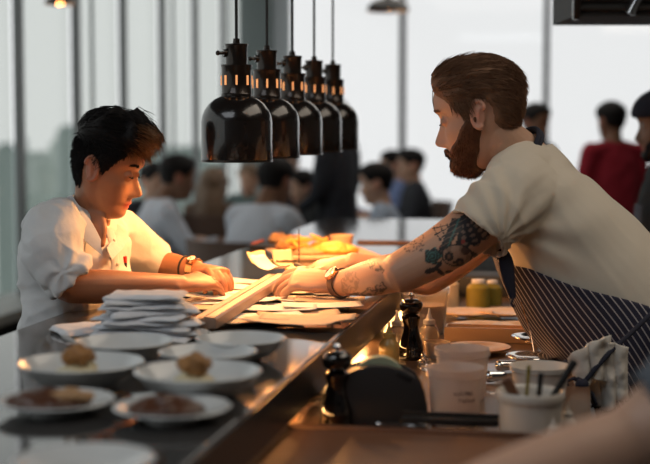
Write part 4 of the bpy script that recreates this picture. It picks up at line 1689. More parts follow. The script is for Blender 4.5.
# crumpled yellow paper and folded menus between the hands
for i, (px, py, w_, l_, rz, m, lab, lf) in enumerate([
        (262, 279, .05, .075, .5, 'yellowpaper', 'yellow slip curling up at the far end of the tickets', .016),
        (270, 287, .06, .085, .9, 'paper', 'bright white slip standing bent beside the end of the metal rail', .020),
        (284, 281, .05, .07, .2, 'kraft', 'peach coloured slip held under the bearded man\'s fingers', .018),
        (305, 272, .09, .15, 1.3, 'yellowpaper', 'yellow slip lying behind the clipped spindle', .006)]):
    sheet('paper_slip', onc(px, py) + V((0, 0, .033 + .003 * i)) if lf > .01 else onc(px, py) + V((0, 0, .004)), w_, l_, rz, M[m], lab, 'paper', 'slips between the hands', curl=.018, seed=40 + i, lift=lf)
# spindle with clip
c = onc(299, 276)
e = empty('order_spindle', c, 0, 'thin upright metal order spindle behind the bearded man\'s hand', 'spindle')
hp = at(299.5, 229, c.y)
MB().tube([c + V((0, 0, .004)), V((c.x, c.y, hp.z))], [.0018, .0013], 8).build('spike', M['tape'], e)
MB().lathe([(0, 0), (.032, 0), (.032, .003), (.004, .006), (0, .006)], c, 28).build('base', M['black'], e)
o = MB().limb([at(295, 264, 3.22), at(301, 267, 3.2), at(309, 273, 3.18)], [(.005, .002), (.007, .003), (.006, .003)], n=10).build('black_clip', M['black'])
tag(o, 'small black clip lying on the slips in front of the spindle', 'clip')

# food further along the pass
def board(px, py, sx, sy, rz, m, label, cat, name='serving_board', h=.012):
    c = onc(px, py)
    o = MB().box(c + V((0, 0, h / 2 + .0005)), (sx, sy, h), rz, bev=.004).build(name, m)
    tag(o, label, cat)
    return c + V((0, 0, h))


b1 = board(322, 256, .30, .30, .2, M['wood2'], 'wooden board with golden food glowing under the lamps behind the hands', 'board')
b2 = board(384, 243, .18, .04, -.1, M['wood'], 'narrow dark wooden board at the far end of the pass', 'board', h=.007)
b3 = board(278, 246, .14, .22, -.2, M['face'], 'dark tray with red edge left of the golden food board', 'tray', 'serving_tray', .010)
tag(MB().box(b3 + V((-.065, 0, .004)), (.008, .14, .005), -.2).build('napkin_edge', mat('pink_red_paper', (.45, .13, .10), .7)), 'pinkish red strip lying along the edge of the dark tray', 'napkin')
heap('bread_roll', b3 + V((.01, .01, .0)), .045, .05, .04, 'bread', 'toasted bread on the dark tray left of the board', 'bread', 51, n=6)
heap('bread_roll', b1 + V((-.10, .06, 0)), .045, .04, .045, 'foodb', 'golden brown roll at the left of the glowing board', 'bread', 52, n=6)
heap('cheese_salad', b1 + V((.04, -.05, 0)), .07, .045, .040, 'fries', 'yellow heap of food at the front of the glowing board', 'food', 53, n=22)
heap('sliced_bread', b1 + V((-.04, -.08, 0)), .05, .035, .022, 'bread', 'sliced bread at the front left of the glowing board', 'bread', 54, n=6)
rnd = random.Random(5)
for k in range(16):
    a = rnd.uniform(0, PI)
    c = b1 + V((rnd.uniform(-.09, .0), rnd.uniform(0, .08), .006 + k * .0025))
    dd = V((math.cos(a), math.sin(a), rnd.uniform(-.1, .3))) * .03
    o = MB().box(c, (.06, .008, .008), rot=dd.to_track_quat('X', 'Z').to_matrix(), bev=.002).build('french_fry', M['fries'])
    tag(o, 'golden french fry in the pile on the glowing wooden board', 'fries', 'french fries on the board')
e = empty('paper_cup', b1 + V((.06, .07, 0)), 0, 'low pale cup of sauce standing on the glowing board', 'cup')
MB().lathe([(.030, 0), (.036, .045), (.034, .045), (.029, .003), (0, .003)], b1 + V((.06, .07, 0)), 28, closed_ends=False).build('cup_body', M['kraft'], e)
MB().lathe([(0, .036), (.0325, .036)], b1 + V((.06, .07, 0)), 28, closed_ends=False).build('sauce', M['cream'], e)

# ------------------------------------------------------------------ things on the kitchen worktop
def onw(px, py):
    return on_z(px, py, WT)


def mill(c, h, label):
    e = empty('pepper_mill', c, 0, label, 'pepper mill', 'black pepper mills on the worktop')
    s = h / .142
    body = [(0, 0), (.0275, 0), (.0285, .003), (.0285, .012), (.0270, .016), (.0275, .022), (.0265, .032), (.0215, .046), (.0175, .060), (.0165, .070), (.0175, .080), (.0200, .088), (.0210, .091), (.0210, .095), (.0160, .098), (0, .098)]
    head = [(0, .098), (.0135, .099), (.0175, .102), (.0235, .108), (.0255, .116), (.0245, .124), (.0200, .130), (.0120, .133), (0, .1335)]
    knob = [(0, .133), (.0040, .134), (.0035, .137), (.0065, .139), (.0070, .142), (.0045, .1455), (0, .146)]
    for nm, pr, mm in (('body', body, 'mill'), ('head', head, 'mill'), ('knob', knob, 'chrome')):
        MB().lathe([(r * s, z * s) for r, z in pr], c, 36).build(nm, M[mm], e)


mill(onw(337, 428), .140, 'nearer glossy black pepper mill standing in front of the pass edge')
mill(onw(411, 359), .142, 'farther glossy black pepper mill standing behind the tape dispenser')

# tape dispenser: rounded black body with a tape roll inside the top
p = onw(376, 424)
e = empty('tape_dispenser', p, 0, 'rounded charcoal plastic tape dispenser between the pepper mill and the tubs', 'dispenser')
W2, Hh = .100, .112
prof = [(-W2 - .004, 0), (-W2 - .004, .020), (-W2, .040), (-W2 * .90, .062), (-W2 * .72, .085), (-W2 * .45, .103), (-.012, .112), (.020, .111), (.050, .103), (.074, .088), (.086, .068), (.092, .040), (.093, 0)]
prof = [(x * .93, z * .95) for x, z in prof]
for nm, y0, y1, mm, sc in (('side_shell', -.038, -.030, 'tape', 1.0), ('body', -.031, .031, 'tape', .955), ('side_shell', .030, .038, 'tape', 1.0)):
    mb = MB()
    rings = []
    for y, ins in ((y0, .94), (y0 + .002, 1), (y1 - .002, 1), (y1, .94)):
        rings.append([p + V((x * sc * ins, y, max(z * sc * ins, 0))) for x, z in prof])
    mb._grid(rings)
    mb.build(nm, M[mm], e)
MB().lathe([(.020, -.012), (.046, -.012), (.046, .012), (.020, .012), (.020, -.012)], p + V((.006, .022, .068)), 36, rot=Matrix.Rotation(PI / 2, 3, 'X'), closed_ends=False).build('tape_roll', mat('pale_green_tape', (.42, .45, .30), .5), e)
MB().box(p + V((.045, -.034, .090)), (.03, .010, .012), rot=Matrix.Rotation(.5, 3, 'Y'), bev=.002).build('cutter', M['black'], e)


def tub(c, r, h, label, ink=False, cat='tub', m='tub', fill=None, nm='plastic_tub', ribs=0, group='clear plastic tubs on the worktop'):
    e = empty(nm, c, 0, label, cat, group)
    rb = r * .80
    prof = [(0, 0), (rb, 0), (rb + .002, .003), (rb + (r - rb) * .90, h * .86), (r * 1.0, h * .87), (r * 1.03, h * .985), (r * 1.05, h), (r * 1.0, h), (r * .965, h * .88), (rb - .001, .004), (0, .003)]
    MB().lathe(prof, c, 44, closed_ends=False).build('tub_body', M[m], e)
    mb = MB()
    for q in (.875, .93, .985):
        mb.lathe([(r * (1.0 + .04 * (q - .87) / .12) - .0005, h * q - .001), (r * 1.045, h * q), (r * 1.0, h * q + .001)], c, 44, closed_ends=False)
    mb.build('rim', M[m], e)
    if fill:
        MB().lathe([(0, .004), (rb - .002, .005), (rb + (r - rb) * .6 - .003, h * .62), (0, h * .62)], c, 36).build('contents', M[fill], e)
    if ink:
        rnd = random.Random(3)
        for row, (zz, n0) in enumerate(((.62, 9), (.50, 8))):
            mb = MB()
            for k in range(n0):
                a0 = -PI / 2 - .15 + row * .2 + k * .085
                rr = rb + (r - rb) * zz * 1.02 + .0012
                pts = []
                for q in range(5):
                    a = a0 + q * .018 + rnd.uniform(-.008, .008)
                    pts.append(c + V((rr * math.cos(a), rr * math.sin(a), h * zz + rnd.uniform(-.0035, .0035))))
                mb.tube(pts, .0006, 4)
            mb.build('handwriting', M['ink'], e)


tub(onw(455, 425), .0475, .100, 'front frosted plastic deli tub with dark handwriting', ink=True)
tub(onw(462, 398), .050, .095, 'frosted deli tub standing right behind the one with handwriting')
tub(onw(437, 357), .028, .035, 'small low plastic cup beside the farther pepper mill', fill='cream')
tub(onw(424, 333), .060, .115, 'tall plastic beaker of pale sauce below the tattooed arm', fill='cream', m='clear')
tub(onw(540, 398), .055, .062, 'wide cream plastic tub behind the utensil crock', fill='cream', m='whitepl')

# crock with utensils
c = onw(530, 442)
e = empty('utensil_crock', c, 0, 'round grey ceramic crock holding spoons and spatulas', 'crock')
r = .052
MB().lathe([(0, 0), (r * .93, 0), (r * .95, .004), (r * .97, .068), (r * 1.04, .070), (r * 1.06, .076), (r * 1.05, .083), (r * 1.02, .085), (r * .97, .083), (r * .92, .078), (r * .90, .006), (0, .005)], c, 48, closed_ends=False).build('crock_body', M['crock'], e)
uts = [((506, 380), (524, 412), 'wooden spoon handle leaning left out of the grey crock', 'wood', .009, .005), ((529, 366), (525, 416), 'thin green-topped whisk handle upright in the grey crock', 'oil', .0032, .0028),
       ((541, 374), (536, 425), 'dark spatula handle standing at the front of the grey crock', 'black', .0045, .0045), ((574, 362), (546, 408), 'black-handled spatula leaning right out of the grey crock', 'black', .0065, .0050)]
for i, (a, b, lab, mm, r1, r2) in enumerate(uts):
    yo = (0, .012, -.020, .005)[i]
    A, B = at(*a, c.y + yo), at(*b, c.y + yo * .5)
    ee = empty('cooking_utensil', B, 0, lab, 'utensil', 'utensils in the grey crock')
    MB().limb([A, A.lerp(B, .4), B], [(r1, r1 * .6), (r1 * .9, r1 * .55), (r2, r2 * .6)], side=V((1, 0, 0)), n=12).build('handle', M[mm], ee)
    MB().limb([B, B + (B - A) * .1], [(.008, .002), (.009, .002)], side=V((1, 0, 0)), n=10).build('blade', M['chrome'], ee)


# squeeze bottles
def squeeze(c, s, label, m, fillm):
    e = empty('squeeze_bottle', c, 0, label, 'bottle', 'squeeze bottles on the worktop')
    MB().lathe([(0, 0), (.021 * s, 0), (.023 * s, .003 * s), (.023 * s, .044 * s), (.020 * s, .054 * s), (.012 * s, .062 * s), (.011 * s, .066 * s), (0, .066 * s)], c, 32).build('bottle_body', M[m], e)
    MB().lathe([(0, .0635 * s), (.0135 * s, .064 * s), (.0135 * s, .073 * s), (.008 * s, .075 * s), (.0035 * s, .088 * s), (.0018 * s, .099 * s), (0, .099 * s)], c, 24).build('nozzle_cap', M[fillm], e)


squeeze(onw(389, 366), .95, 'squeeze bottle of yellow-brown sauce left of the farther pepper mill', 'sauce', 'sauce')
squeeze(onw(397, 352), .95, 'cloudy squeeze bottle partly hidden behind the yellow-brown one', 'clear', 'whitepl')
squeeze(onw(429, 352), 1.0, 'cloudy squeeze bottle right behind the farther pepper mill', 'clear', 'whitepl')
squeeze(onw(567, 440), .62, 'small white-tipped squeeze bottle right of the grey crock', 'whitepl', 'whitepl')
squeeze(onw(553, 452), .55, 'smaller white-tipped squeeze bottle in front of the grey crock', 'whitepl', 'whitepl')


def plate(px, py, r, z, label, m='gold', h=.012):
    c = onw(px, py) + V((0, 0, z))
    dish('plate', c, r, h, label, 'plate', 'plates along the worktop', flat=True, m=m)


plate(478, 352, .075, 0.0, 'gold-lit plate between the deli tubs and the striped apron')
plate(482, 330, .080, 0.0, 'wide gold-lit plate right below the tattooed arm')
plate(520, 330, .070, 0.0, 'gold-lit plate close to the front of the striped apron')
plate(466, 318, .075, 0.006, 'farthest gold-lit plate left below the arm')
plate(508, 318, .075, 0.006, 'farthest gold-lit plate right below the arm')
plate(531, 361, .055, 0.0, 'shiny steel plate on the worktop beside the apron', m='chrome')
plate(534, 350, .052, 0.02, 'raised shiny steel plate just behind its twin beside the apron', m='chrome')
# gastronorm tray wall
c = onw(492, 341)
e = empty('food_pan', c, -YAW, 'long low brown metal pan between the gold-lit plates', 'pan')
mb = MB()
rot = Matrix.Rotation(-YAW, 3, 'Z')
for dx, dy, sx, sy in ((0, -.03, .22, .004), (0, .03, .22, .004), (-.108, 0, .004, .06), (.108, 0, .004, .06)):
    mb.box(c + rot @ V((dx, dy, .018)), (sx, sy, .034), rot=rot)
mb.build('pan_walls', M['gold'], e, smooth=False)
MB().box(c + V((0, 0, .003)), (.216, .06, .004), rot=rot).build('pan_base', M['gold'], e)
# small metal shaker / tongs
for i, (px, py, lab) in enumerate(((507, 372, 'small chrome shaker lying beside the wooden spoon handle'), (496, 383, 'chrome lid next to the wooden spoon handle'))):
    c = onw(px, py)
    o = MB().limb([c + V((-.015, 0, .013)), c + V((.015, .01, .013))], [.012, .009], n=16).build('chrome_shaker', M['chrome'])
    tag(o, lab, 'shaker')
# chain-like bundle of metal rings by the mill
rnd = random.Random(14)
for k in range(14):
    c = onw(428 + rnd.uniform(-6, 8), 366 + k * 1.3 - rnd.uniform(0, 4)) + V((0, 0, .008 + .002 * (k % 4)))
    q = Matrix.Rotation(rnd.uniform(0, 3), 3, 'Z') @ Matrix.Rotation(rnd.uniform(.3, 1.2), 3, 'X')
    pts = [c + q @ V((.011 * math.cos(a), .011 * math.sin(a), 0)) for a in [2 * PI * j / 14 for j in range(15)]]
    tag(MB().tube(pts, .0018, 6).build('metal_ring', M['chrome']), 'shiny metal ring in the loose pile between pepper mill and deli tub', 'ring', 'metal rings by the pepper mill')
# wires and cutlery under the pass edge
rnd = random.Random(15)
for k in range(9):
    a = on_z(rnd.uniform(305, 325), rnd.uniform(396, 408), WT + .004 + .002 * k)
    b = on_z(rnd.uniform(262, 300), rnd.uniform(405, 430), WT + .004 + .002 * k)
    m_ = a.lerp(b, .5) + V((rnd.uniform(-.01, .01), .01, .006))
    tag(MB().tube([a, m_, b], .0016, 6).build('metal_skewer', M['gold']), 'thin metal skewer in the loose bundle under the edge of the pass', 'skewer', 'metal skewers under the pass edge')

# bottles and trays behind, under the arm
def jar(px, py, r, h, m, label):
    c = onw(px, py)
    e = empty('glass_jar', c, 0, label, 'jar', 'jars behind the plates')
    MB().lathe([(0, 0), (r, 0), (r, h * .7), (r * .75, h * .82), (r * .5, h * .86), (r * .5, h * .9), (0, h * .9)], c, 24).build('jar_body', M[m], e)
    MB().lathe([(0, h * .88), (r * .55, h * .88), (r * .55, h), (0, h)], c, 20).build('lid', M['whitepl'], e)


jar(478, 306, .034, .075, 'oil', 'short jar of yellow-green oil seen below the tattooed arm')
jar(492, 304, .028, .068, 'oil', 'second jar of yellow-green oil, right beside the short one')
jar(446, 306, .036, .090, 'cream', 'pale jar left of the yellow-green oil jars')
c = onw(490, 301)
tag(MB().box(c + V((.0, .18, .03)), (.5, .16, .06), -YAW, bev=.004).build('storage_box', M['black']), 'long black storage box behind the jars at the far end of the worktop', 'box')

# front boards and steel tray
c = onw(392, 452)
c = V((c.x, c.y - .12, WT))
e = empty('cutting_board', c, -YAW, 'worn wooden cutting board along the bottom of the picture', 'board')
rot = Matrix.Rotation(-YAW, 3, 'Z')
MB().box(c + V((0, 0, .010)), (.40, .34, .020), rot=rot, bev=.004).build('board_slab', M['wood'], e, smooth=False)
MB().box(c + rot @ V((-.205, 0, .013)), (.012, .35, .026), rot=rot, bev=.003).build('pale_edge', M['wood2'], e)  # paler wood colour stands in for orange light along this edge
MB().box(c + rot @ V((0, .176, .013)), (.42, .012, .026), rot=rot, bev=.003).build('pale_edge', M['wood'], e)
c = onw(450, 437)
e = empty('steel_tray', c, -YAW, 'flat dark steel tray in front of the deli tubs', 'tray')
MB().box(c + rot @ V((0, 0, .027)), (.16, .055, .006), rot=rot, bev=.002).build('tray_base', M['face'], e)
for dy in (-.026, .026):
    MB().box(c + rot @ V((0, dy, .032)), (.16, .003, .006), rot=rot, bev=.001).build('tray_rim', M['face'], e)
c = onw(408, 443)
tag(MB().limb([c + V((-.05, .0, .032)), c + V((0, -.004, .030)), c + V((.03, -.008, .030))], [(.003, .002), (.0035, .002), (.010, .002)], side=V((0, 1, 0)), n=10).build('steel_spoon', M['chrome']), 'shiny steel spoon lying on the wood left of the steel tray', 'spoon')

# ------------------------------------------------------------------ generic figures
def figure(o, face, head_z=None, seated=True, top='shirt_white', hair='black', style='short', skin='tan', sc=1.0, label='', group=None, lean=0.0, sleeves=True,
           arms=None, cap=None, beard=False, apron=None, vox=.010, bottom='denim', hands=True, head_turn=0.0):
    """o: point on the floor under the pelvis; face: heading in radians from +X"""
    root = empty('person', o, 0, label, 'person', group)
    rot = Matrix.Rotation(face, 3, 'Z')
    if seated:
        J = dict(pel=(0, 0, .53), waist=(.01 + lean * .15, 0, .70), chest=(.02 + lean * .4, 0, .88), neck=(.03 + lean * .6, 0, 1.075), head=(.06 + lean * .85, 0, 1.195),
                 sh=(.02 + lean * .55, .185, 1.005), el=(.12 + lean * .8, .24, .76), wr=(.36 + lean * .8, .13, .80), hip=(.03, .09, .50), kn=(.44, .12, .50), an=(.42, .12, .09))
    else:
        J = dict(pel=(0, 0, .95), waist=(lean * .2, 0, 1.12), chest=(.01 + lean * .45, 0, 1.30), neck=(.0 + lean * .65, 0, 1.53), head=(.035 + lean * .95, 0, 1.655),
                 sh=(.0 + lean * .6, .195, 1.455), el=(.02 + lean * .5, .25, 1.14), wr=(.20 + lean * .4, .18, 1.02), hip=(0, .09, .93), kn=(.02, .11, .50), an=(0, .12, .09))
    if arms: J.update(arms)

    def P(k, sy=1):
        x, y, z = J[k]
        return V(o) + rot @ V((x, y * sy, z)) * sc
    fw = rot @ V((1, 0, 0))
    hm = hmatrix(P('head'), face + head_turn, .12, 0, sc * 1.12)
    mb = MB()
    add_head(mb, hm, 40, 36)
    mb.limb([P('head') + V((0, 0, -.03)) - fw * .02, P('neck'), P('chest')], [.052 * sc, .056 * sc, .08 * sc], n=16)
    add_torso(mb, [P('neck'), P('chest'), P('waist'), P('pel')], [(.05 * sc, .07 * sc), (.10 * sc, .16 * sc), (.10 * sc, .14 * sc), (.11 * sc, .15 * sc)], fw, n=20, sub=4)
    for sy in (-1, 1):
        mb.limb([P('sh', sy), P('el', sy), P('wr', sy)], [.045 * sc, .036 * sc, .026 * sc], n=14)
        if hands:
            d = (P('wr', sy) - P('el', sy)).normalized()
            hand(mb, P('wr', sy), d, V((0, 0, 1)), -sy * 1.0, [(.4, .5, .3)] * 4, sc, spread=.2)
    hips = [P('hip', s) for s in (-1, 1)]; kn = [P('kn', s) for s in (-1, 1)]; an = [P('an', s) for s in (-1, 1)]
    legs(mb, hips, kn, an, r=(.08 * sc, .055 * sc, .04 * sc))
    me = mb.remeshed('body', vox * .8, 2)
    skin_paint(me, SKIN[skin], hm)
    body = link_mesh('body', me, M['skin'], root)
    # hair
    if style == 'short':
        def th_(th, z):
            a = deg_abs(th)
            zl = float(np.interp(a, [0, 45, 60, 80, 92, 115, 180], [.075, .060, .03, .0, .03, -.03, -.05]))
            return (.004 + .012 * sst(0, .08, z)) * sst(zl - .002, zl + .02, z) or -1
        zl0 = -.06
    elif style == 'long':
        def th_(th, z):
            a = deg_abs(th)
            zl = float(np.interp(a, [0, 30, 50, 62, 180], [.078, .07, .04, -.2, -.2]))
            return (.022 + .008 * noise.noise(V((th * 3, z * 20, 1)))) * sst(zl - .002, zl + .02, z) or -1
        zl0 = -.118
    elif style == 'cap':
        def th_(th, z):
            return (.010 + .004 * (z > .04)) if z > .035 - .02 * (deg_abs(th) > 60) else -1
        zl0 = -.0
    mb = MB()
    hair_shell(mb, hm, th_, n=60, m=40, zlo=zl0)
    if style == 'long':
        for k in range(7):
            y = -.075 + .025 * k
            bx = -.085 + abs(y) * .5
            mb.limb([hm @ V((bx, y, .02)), hm @ V((bx - .02, y * 1.1, -.08)), hm @ V((bx - .015, y * 1.2, -.20)), hm @ V((bx, y * 1.15, -.28))], [.02, .022, .02, .008], n=10)
    me = mb.remeshed('hair', .006, 1)
    link_mesh('knit_cap' if style == 'cap' else 'hair', me, M[hair], body)
    if beard:
        mb = MB()
        rings = []
        for i in range(40):
            z = -.1195 + .128 * i / 39
            rings.append([hm @ (head_pt(th, z, 0, .5) + head_normal(th, z) * (beard_thick(th, z) * .8 if beard_thick(th, z) > 0 else -.004)) for th in [-PI + 2 * PI * k / 70 for k in range(70)]])
        mb._grid(rings)
        link_mesh('beard', mb.remeshed('beard', .004, 1), M['hairb'], body)
    # upper clothing
    mb = MB()
    add_torso(mb, [P('neck') + V((0, 0, -.015)), P('neck') * .45 + P('chest') * .55, P('chest'), P('waist'), P('pel') + V((0, 0, -.02))],
              [(.066 * sc, .085 * sc), (.105 * sc, .16 * sc), (.122 * sc, .185 * sc), (.125 * sc, .17 * sc), (.13 * sc, .175 * sc)], fw, n=28, sub=5)
    mb.limb([P('sh', -1), P('neck') + V((0, 0, -.05)), P('sh', 1)], [.062 * sc, .066 * sc, .062 * sc], n=18)
    for sy in (-1, 1):
        if sleeves:
            sleeve(mb, [P('sh', sy), P('el', sy), P('wr', sy)], [.062 * sc, .052 * sc, .036 * sc], n=16, rec=.02, wall=.012)
        elif sleeves is False:
            sleeve(mb, [P('sh', sy), P('sh', sy).lerp(P('el', sy), .45), P('sh', sy).lerp(P('el', sy), .8)], [.064 * sc, .062 * sc, .060 * sc], n=16, rec=.02, wall=.012)
    me = mb.remeshed('top', vox, 3)
    wrinkle(me, .008, 9, seed=o.x * 3)
    link_mesh('shirt', me, M[top], root)
    mb = MB()
    mb.limb([P('pel') + V((0, 0, .05)), P('pel') + V((0, 0, -.05))], [(.15 * sc, .12 * sc)] * 2, side=rot @ V((0, 1, 0)), n=20)
    legs(mb, hips, kn, an, r=(.08 * sc, .055 * sc, .04 * sc), grow=.016)
    link_mesh('trousers', mb.remeshed('trousers', .013, 2), M[bottom], root)
    shoes('shoe', an, fw, root)
    if apron:
        mb = MB()
        rings = []
        for q, a, b in ((0, .128, .12), (.3, .138, .17), (.6, .142, .19), (1, .150, .195), (1.4, .16, .2), (2.2, .17, .21)):
            pp = P('chest').lerp(P('pel'), q) + V((0, 0, .05 * (q == 0)))
            row = []
            for k in range(25):
                t = math.radians(-80 + 160 * k / 24) * (.45 + .55 * min(1, q * 2.5))
                row.append(pp + fw * (a * sc * math.cos(t)) + rot @ V((0, 1, 0)) * (b * sc * math.sin(t)))
            rings.append(row)
        mb._grid(rings, closed=False, caps=False)
        ap_ = mb.build('apron', M[apron], root)
        ap_.modifiers.new('t', 'SOLIDIFY').thickness = .004
    return root


M['cloth_white'] = mat('white_office_shirt', (.66, .70, .78), .9, var=.05)
M['cloth_dark'] = mat('dark_suit', (.018, .020, .028), .85, var=.2)
M['cloth_black'] = mat('black_cloth', (.014, .014, .016), .85, var=.2)
M['cloth_blue'] = mat('pale_blue_shirt', (.42, .50, .62), .9, var=.05)
M['cloth_blue2'] = mat('mid_blue_shirt', (.18, .24, .45), .9, var=.05)
M['cloth_red'] = mat('crimson_sweater', (.33, .012, .028), .9, var=.1)
M['cloth_teal'] = mat('grey_teal_top', (.12, .17, .17), .9, var=.1)
M['bare'] = mat('brown_dress', (.16, .10, .07), .8, var=.1)
M['hairl'] = mat('light_brown_hair', (.20, .125, .075), .5, var=.3)
M['knit'] = mat('dark_navy_knit', (.020, .022, .038), .95, bump=.001, bscale=150)
M['grey_tee'] = mat('slate_grey_cotton', (.085, .10, .12), .9, var=.1)
M['print_apron'] = mat('mottled_apron', (.12, .12, .15), .9, var=.8, vscale=45)


def head_spot(px, py, Y, face, seated=True, lean=0.0, sc=1.0):
    """floor point so that the head of a figure lands near a place in the room"""
    hx = (.06 + lean * .85 if seated else .035 + lean * .95) * sc
    p = at(px, py, Y)
    return V((p.x - hx * math.cos(face), p.y - hx * math.sin(face), 0))


def seat(o, face, label):
    e = empty('dining_chair', V(o), face, label, 'chair', 'chairs of the seated guests')
    rot = Matrix.Rotation(face, 3, 'Z')
    o = V(o)
    MB().box(o + rot @ V((.06, 0, .40)), (.46, .46, .07), rot=rot, bev=.02).build('seat', M['chairm'], e)
    mb = MB()
    n = 13
    rings = []
    for z, x in ((.44, -.18), (.60, -.20), (.80, -.225), (.86, -.235)):
        r = []
        for k in range(n):
            y = -.22 + .44 * k / (n - 1)
            r.append(o + rot @ V((x + .09 * (y / .22) ** 2, y, z)))
        for k in range(n - 1, -1, -1):
            y = -.22 + .44 * k / (n - 1)
            r.append(o + rot @ V((x - .035 + .09 * (y / .22) ** 2, y, z)))
        rings.append(r)
    mb._grid(rings)
    mb.build('backrest', M['chairm'], e)
    for sx in (-.14, .25):
        for sy in (-.2, .2):
            MB().tube([o + rot @ V((sx, sy, 0)), o + rot @ V((sx, sy, .38))], .016, 8).build('leg', M['black'], e)


D = math.radians
guests = [
    # px, py, Y, facing, seated, top, hair, style, skin, lean, chair, label
    (154, 182, 8.9, D(-40), True, 'cloth_dark', 'hairb', 'short', 'fair', 0, True, 'seated guest in dark jacket partly behind the face of the young cook'),
    (178, 178, 7.9, D(20), True, 'cloth_white', 'hairb', 'short', 'brown', .25, True, 'black-haired seated guest in white shirt leaning forward beside the young cook\'s face'),
    (214, 186, 9.3, D(70), True, 'bare', 'hairl', 'long', 'fair', 0, True, 'seated woman with long light brown hair and bare shoulders'),
    (249, 180, 10.4, D(-110), True, 'cloth_teal', 'hairl', 'short', 'fair', 0, True, 'pale-faced guest in grey-green top behind the second white shirt'),
    (276, 182, 7.4, D(55), True, 'cloth_white', 'hairb', 'short', 'brown', .30, True, 'black-haired seated guest in white shirt seen from behind at centre'),
    (303, 188, 9.2, D(200), True, 'cloth_black', 'hairb', 'short', 'fair', .05, True, 'dark-jacketed seated guest facing left beside the centre white shirt'),
    (376, 184, 8.2, D(172), True, 'cloth_blue', 'hairb', 'short', 'fair', .05, True, 'black-haired seated guest in pale blue shirt facing left'),
    (392, 166, 11.3, D(190), True, 'cloth_blue2', 'hairb', 'short', 'fair', 0, True, 'farther guest in mid blue shirt behind the pale blue shirt'),
    (411, 166, 10.6, D(185), True, 'cloth_dark', 'hairb', 'short', 'fair', 0, True, 'dark-suited guest facing left nearest to the bearded man'),
    (290, 165, 12.2, D(-90), True, 'cloth_dark', 'hairb', 'short', 'fair', 0, True, 'farthest guest whose head just shows between the lamps'),
    (333, 118, 8.9, D(150), False, 'cloth_dark', 'hairb', 'short', 'fair', 0, False, 'standing guest in dark suit behind the farthest heat lamps'),
    (536, 123, 8.6, D(-50), False, 'cloth_dark', 'hairb', 'short', 'brown', 0, False, 'dark-haired person standing behind the neck of the bearded man'),
    (611, 122, 8.3, D(115), False, 'cloth_red', 'hairb', 'short', 'brown', 0, False, 'standing person in crimson sweater with back turned at right'),
]
for i, (px, py, Y, fc, st, top, hair, style, skin, lean, chair, lab) in enumerate(guests):
    hz = at(px, py, Y).z
    sc = hz / (1.195 if st else 1.655)
    sc = max(.86, min(1.12, sc))
    o = head_spot(px, py, Y, fc, st, lean, sc)
    figure(o, fc, seated=st, top=top, hair=hair, style=style, skin=skin, sc=sc, label=lab, group='guests in the dining room', lean=lean, vox=.014, sleeves=(None if top == 'bare' else True))
    if chair:
        seat(o, fc, 'brown leather dining chair under the ' + ['jacketed guest behind the young cook', 'leaning white-shirted guest', 'long-haired woman', 'guest in grey-green top',
             'white-shirted guest seen from behind', 'left-facing dark-jacketed guest', 'guest in pale blue shirt', 'farther guest in mid blue shirt', 'dark-suited guest near the bearded man', 'farthest guest between the lamps'][i])
# dining tables
for lat, t, lab in ((-2.45, 10.35, 'dark round dining table between the guests on the left'), (-1.05, 9.55, 'dark round dining table between the guests at the centre')):
    c = RM(lat, t)
    e = empty('dining_table', c, 0, lab, 'table', 'dark round dining tables')
    MB().lathe([(0, .72), (.36, .72), (.37, .73), (.37, .745), (0, .75)], c, 40).build('tabletop', M['table'], e)
    MB().lathe([(0, 0), (.22, 0), (.22, .012), (.04, .03), (.035, .70), (.10, .72), (0, .72)], c, 28).build('pedestal', M['black'], e)

# kitchen colleague at the right edge
fc = D(178)
o = head_spot(664, 126, 4.6, fc, False, 0, .87)
figure(o, fc, seated=False, top='cloth_black', hair='knit', style='cap', skin='brown', sc=.87, label='bearded kitchen worker in dark knit cap and mottled apron at the right edge', beard=True, apron='print_apron', sleeves=False, vox=.010)

# foreground colleague: only the arm reaches into the picture
sh = V((.60, 1.62, 1.30))
o = V((.80, 1.62, 0))
fcx = D(172)
inv = Matrix.Rotation(-fcx, 3, 'Z')
EL, WR = at(636, 449, 1.52), at(402, 524, 1.42)


def loc(p):
    q = inv @ (V(p) - o)
    return (q.x, q.y, q.z)


arms = dict(pel=(0, 0, .92), waist=(.04, 0, 1.05), chest=(.10, 0, 1.20), neck=(.15, 0, 1.38), head=(.20, 0, 1.54))
root = empty('person', o, 0, 'blurred kitchen worker in slate grey sleeve reaching in from the bottom right', 'person')
mb = MB()
rot = Matrix.Rotation(fcx, 3, 'Z')
W = lambda x, y, z: o + rot @ V((x, y, z))
hm = hmatrix(W(.20, 0, 1.56), fcx, .2)
add_head(mb, hm, 48, 40)
fwx = rot @ V((1, 0, 0))
mb.limb([W(.17, 0, 1.52), W(.13, 0, 1.38)], [.052, .06], n=16)
add_torso(mb, [W(.13, 0, 1.38), W(.09, 0, 1.24), W(.03, 0, 1.08), W(0, 0, .92)], [(.06, .08), (.10, .16), (.10, .14), (.11, .15)], fwx, n=20)
SHN = W(.22, .12, 1.27)
SHF = W(.10, -.19, 1.30)
mb.limb([SHN, SHN.lerp(EL, .5), EL], [.055, .054, .050], n=20)
mb.limb([EL, EL.lerp(WR, .3), EL.lerp(WR, .7), WR], [.050, .048, .038, .028], n=20)
hand(mb, WR, (WR - EL).normalized(), V((0, 0, 1)), 1, [(.3, .4, .3)] * 4, 1.0, spread=.12)
ELF = W(.12, -.26, 1.04)
WRF = W(.34, -.14, 1.02)
mb.limb([SHF, ELF, WRF], [.052, .044, .028], n=18)
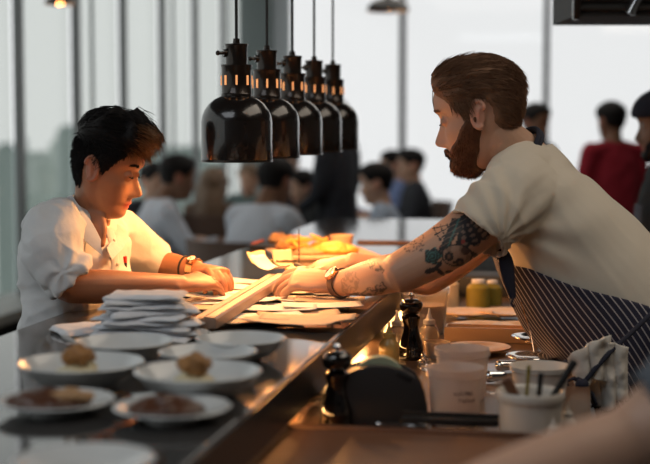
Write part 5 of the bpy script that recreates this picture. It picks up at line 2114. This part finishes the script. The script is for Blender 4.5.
hand(mb, WRF, (WRF - ELF).normalized(), V((0, 0, 1)), 1, [(.3, .4, .3)] * 4, 1.0, spread=.12)
hips = [W(0, s, .90) for s in (-.09, .09)]; kn = [W(.02, s, .5) for s in (-.11, .11)]; an = [W(0, s, .1) for s in (-.12, .12)]
legs(mb, hips, kn, an)
me = mb.remeshed('body', .006, 2)
skin_paint(me, SKIN['fair'] * .95, hm)
body = link_mesh('body', me, M['skin'], root)
mb = MB()
hair_shell(mb, hm, man_thick, n=60, m=40, zlo=-.06)
link_mesh('hair', mb.remeshed('hair', .005, 1), M['hairb'], body)
mb = MB()
add_torso(mb, [W(.13, 0, 1.37), W(.10, 0, 1.28), W(.07, 0, 1.2), W(.03, 0, 1.06), W(0, 0, .90)], [(.07, .09), (.11, .17), (.125, .19), (.125, .17), (.13, .175)], fwx, n=28)
mb.limb([SHN, W(.12, 0, 1.34), SHF], [.066, .07, .066], n=18)
sleeve(mb, [SHN, SHN.lerp(EL, .45), SHN.lerp(EL, .86)], [.070, .068, .064], rec=.03)
sleeve(mb, [SHF, SHF.lerp(ELF, .45), SHF.lerp(ELF, .8)], [.070, .064, .060], rec=.03)
me = mb.remeshed('t_shirt', .007, 3)
wrinkle(me, .005, 12)
link_mesh('t_shirt', me, M['grey_tee'], root)
mb = MB()
mb.limb([W(0, 0, .97), W(0, 0, .87)], [(.15, .12)] * 2, side=rot @ V((0, 1, 0)), n=20)
legs(mb, hips, kn, an, grow=.016)
link_mesh('trousers', mb.remeshed('trousers', .012, 2), M['denim'], root)
shoes('shoe', an, fwx, root)
mb = MB()
rings = []
for q, a, b in ((1.28, .128, .11), (1.1, .14, .19), (.92, .15, .2), (.6, .16, .2)):
    rings.append([W(.10 * (q - .9) / .3 + a * math.cos(t), b * math.sin(t), q) for t in [D(-85 + 170 * k / 24) for k in range(25)]])
mb._grid(rings, closed=False, caps=False)
a_ = mb.build('apron', M['navy'], root)
a_.modifiers.new('t', 'SOLIDIFY').thickness = .004
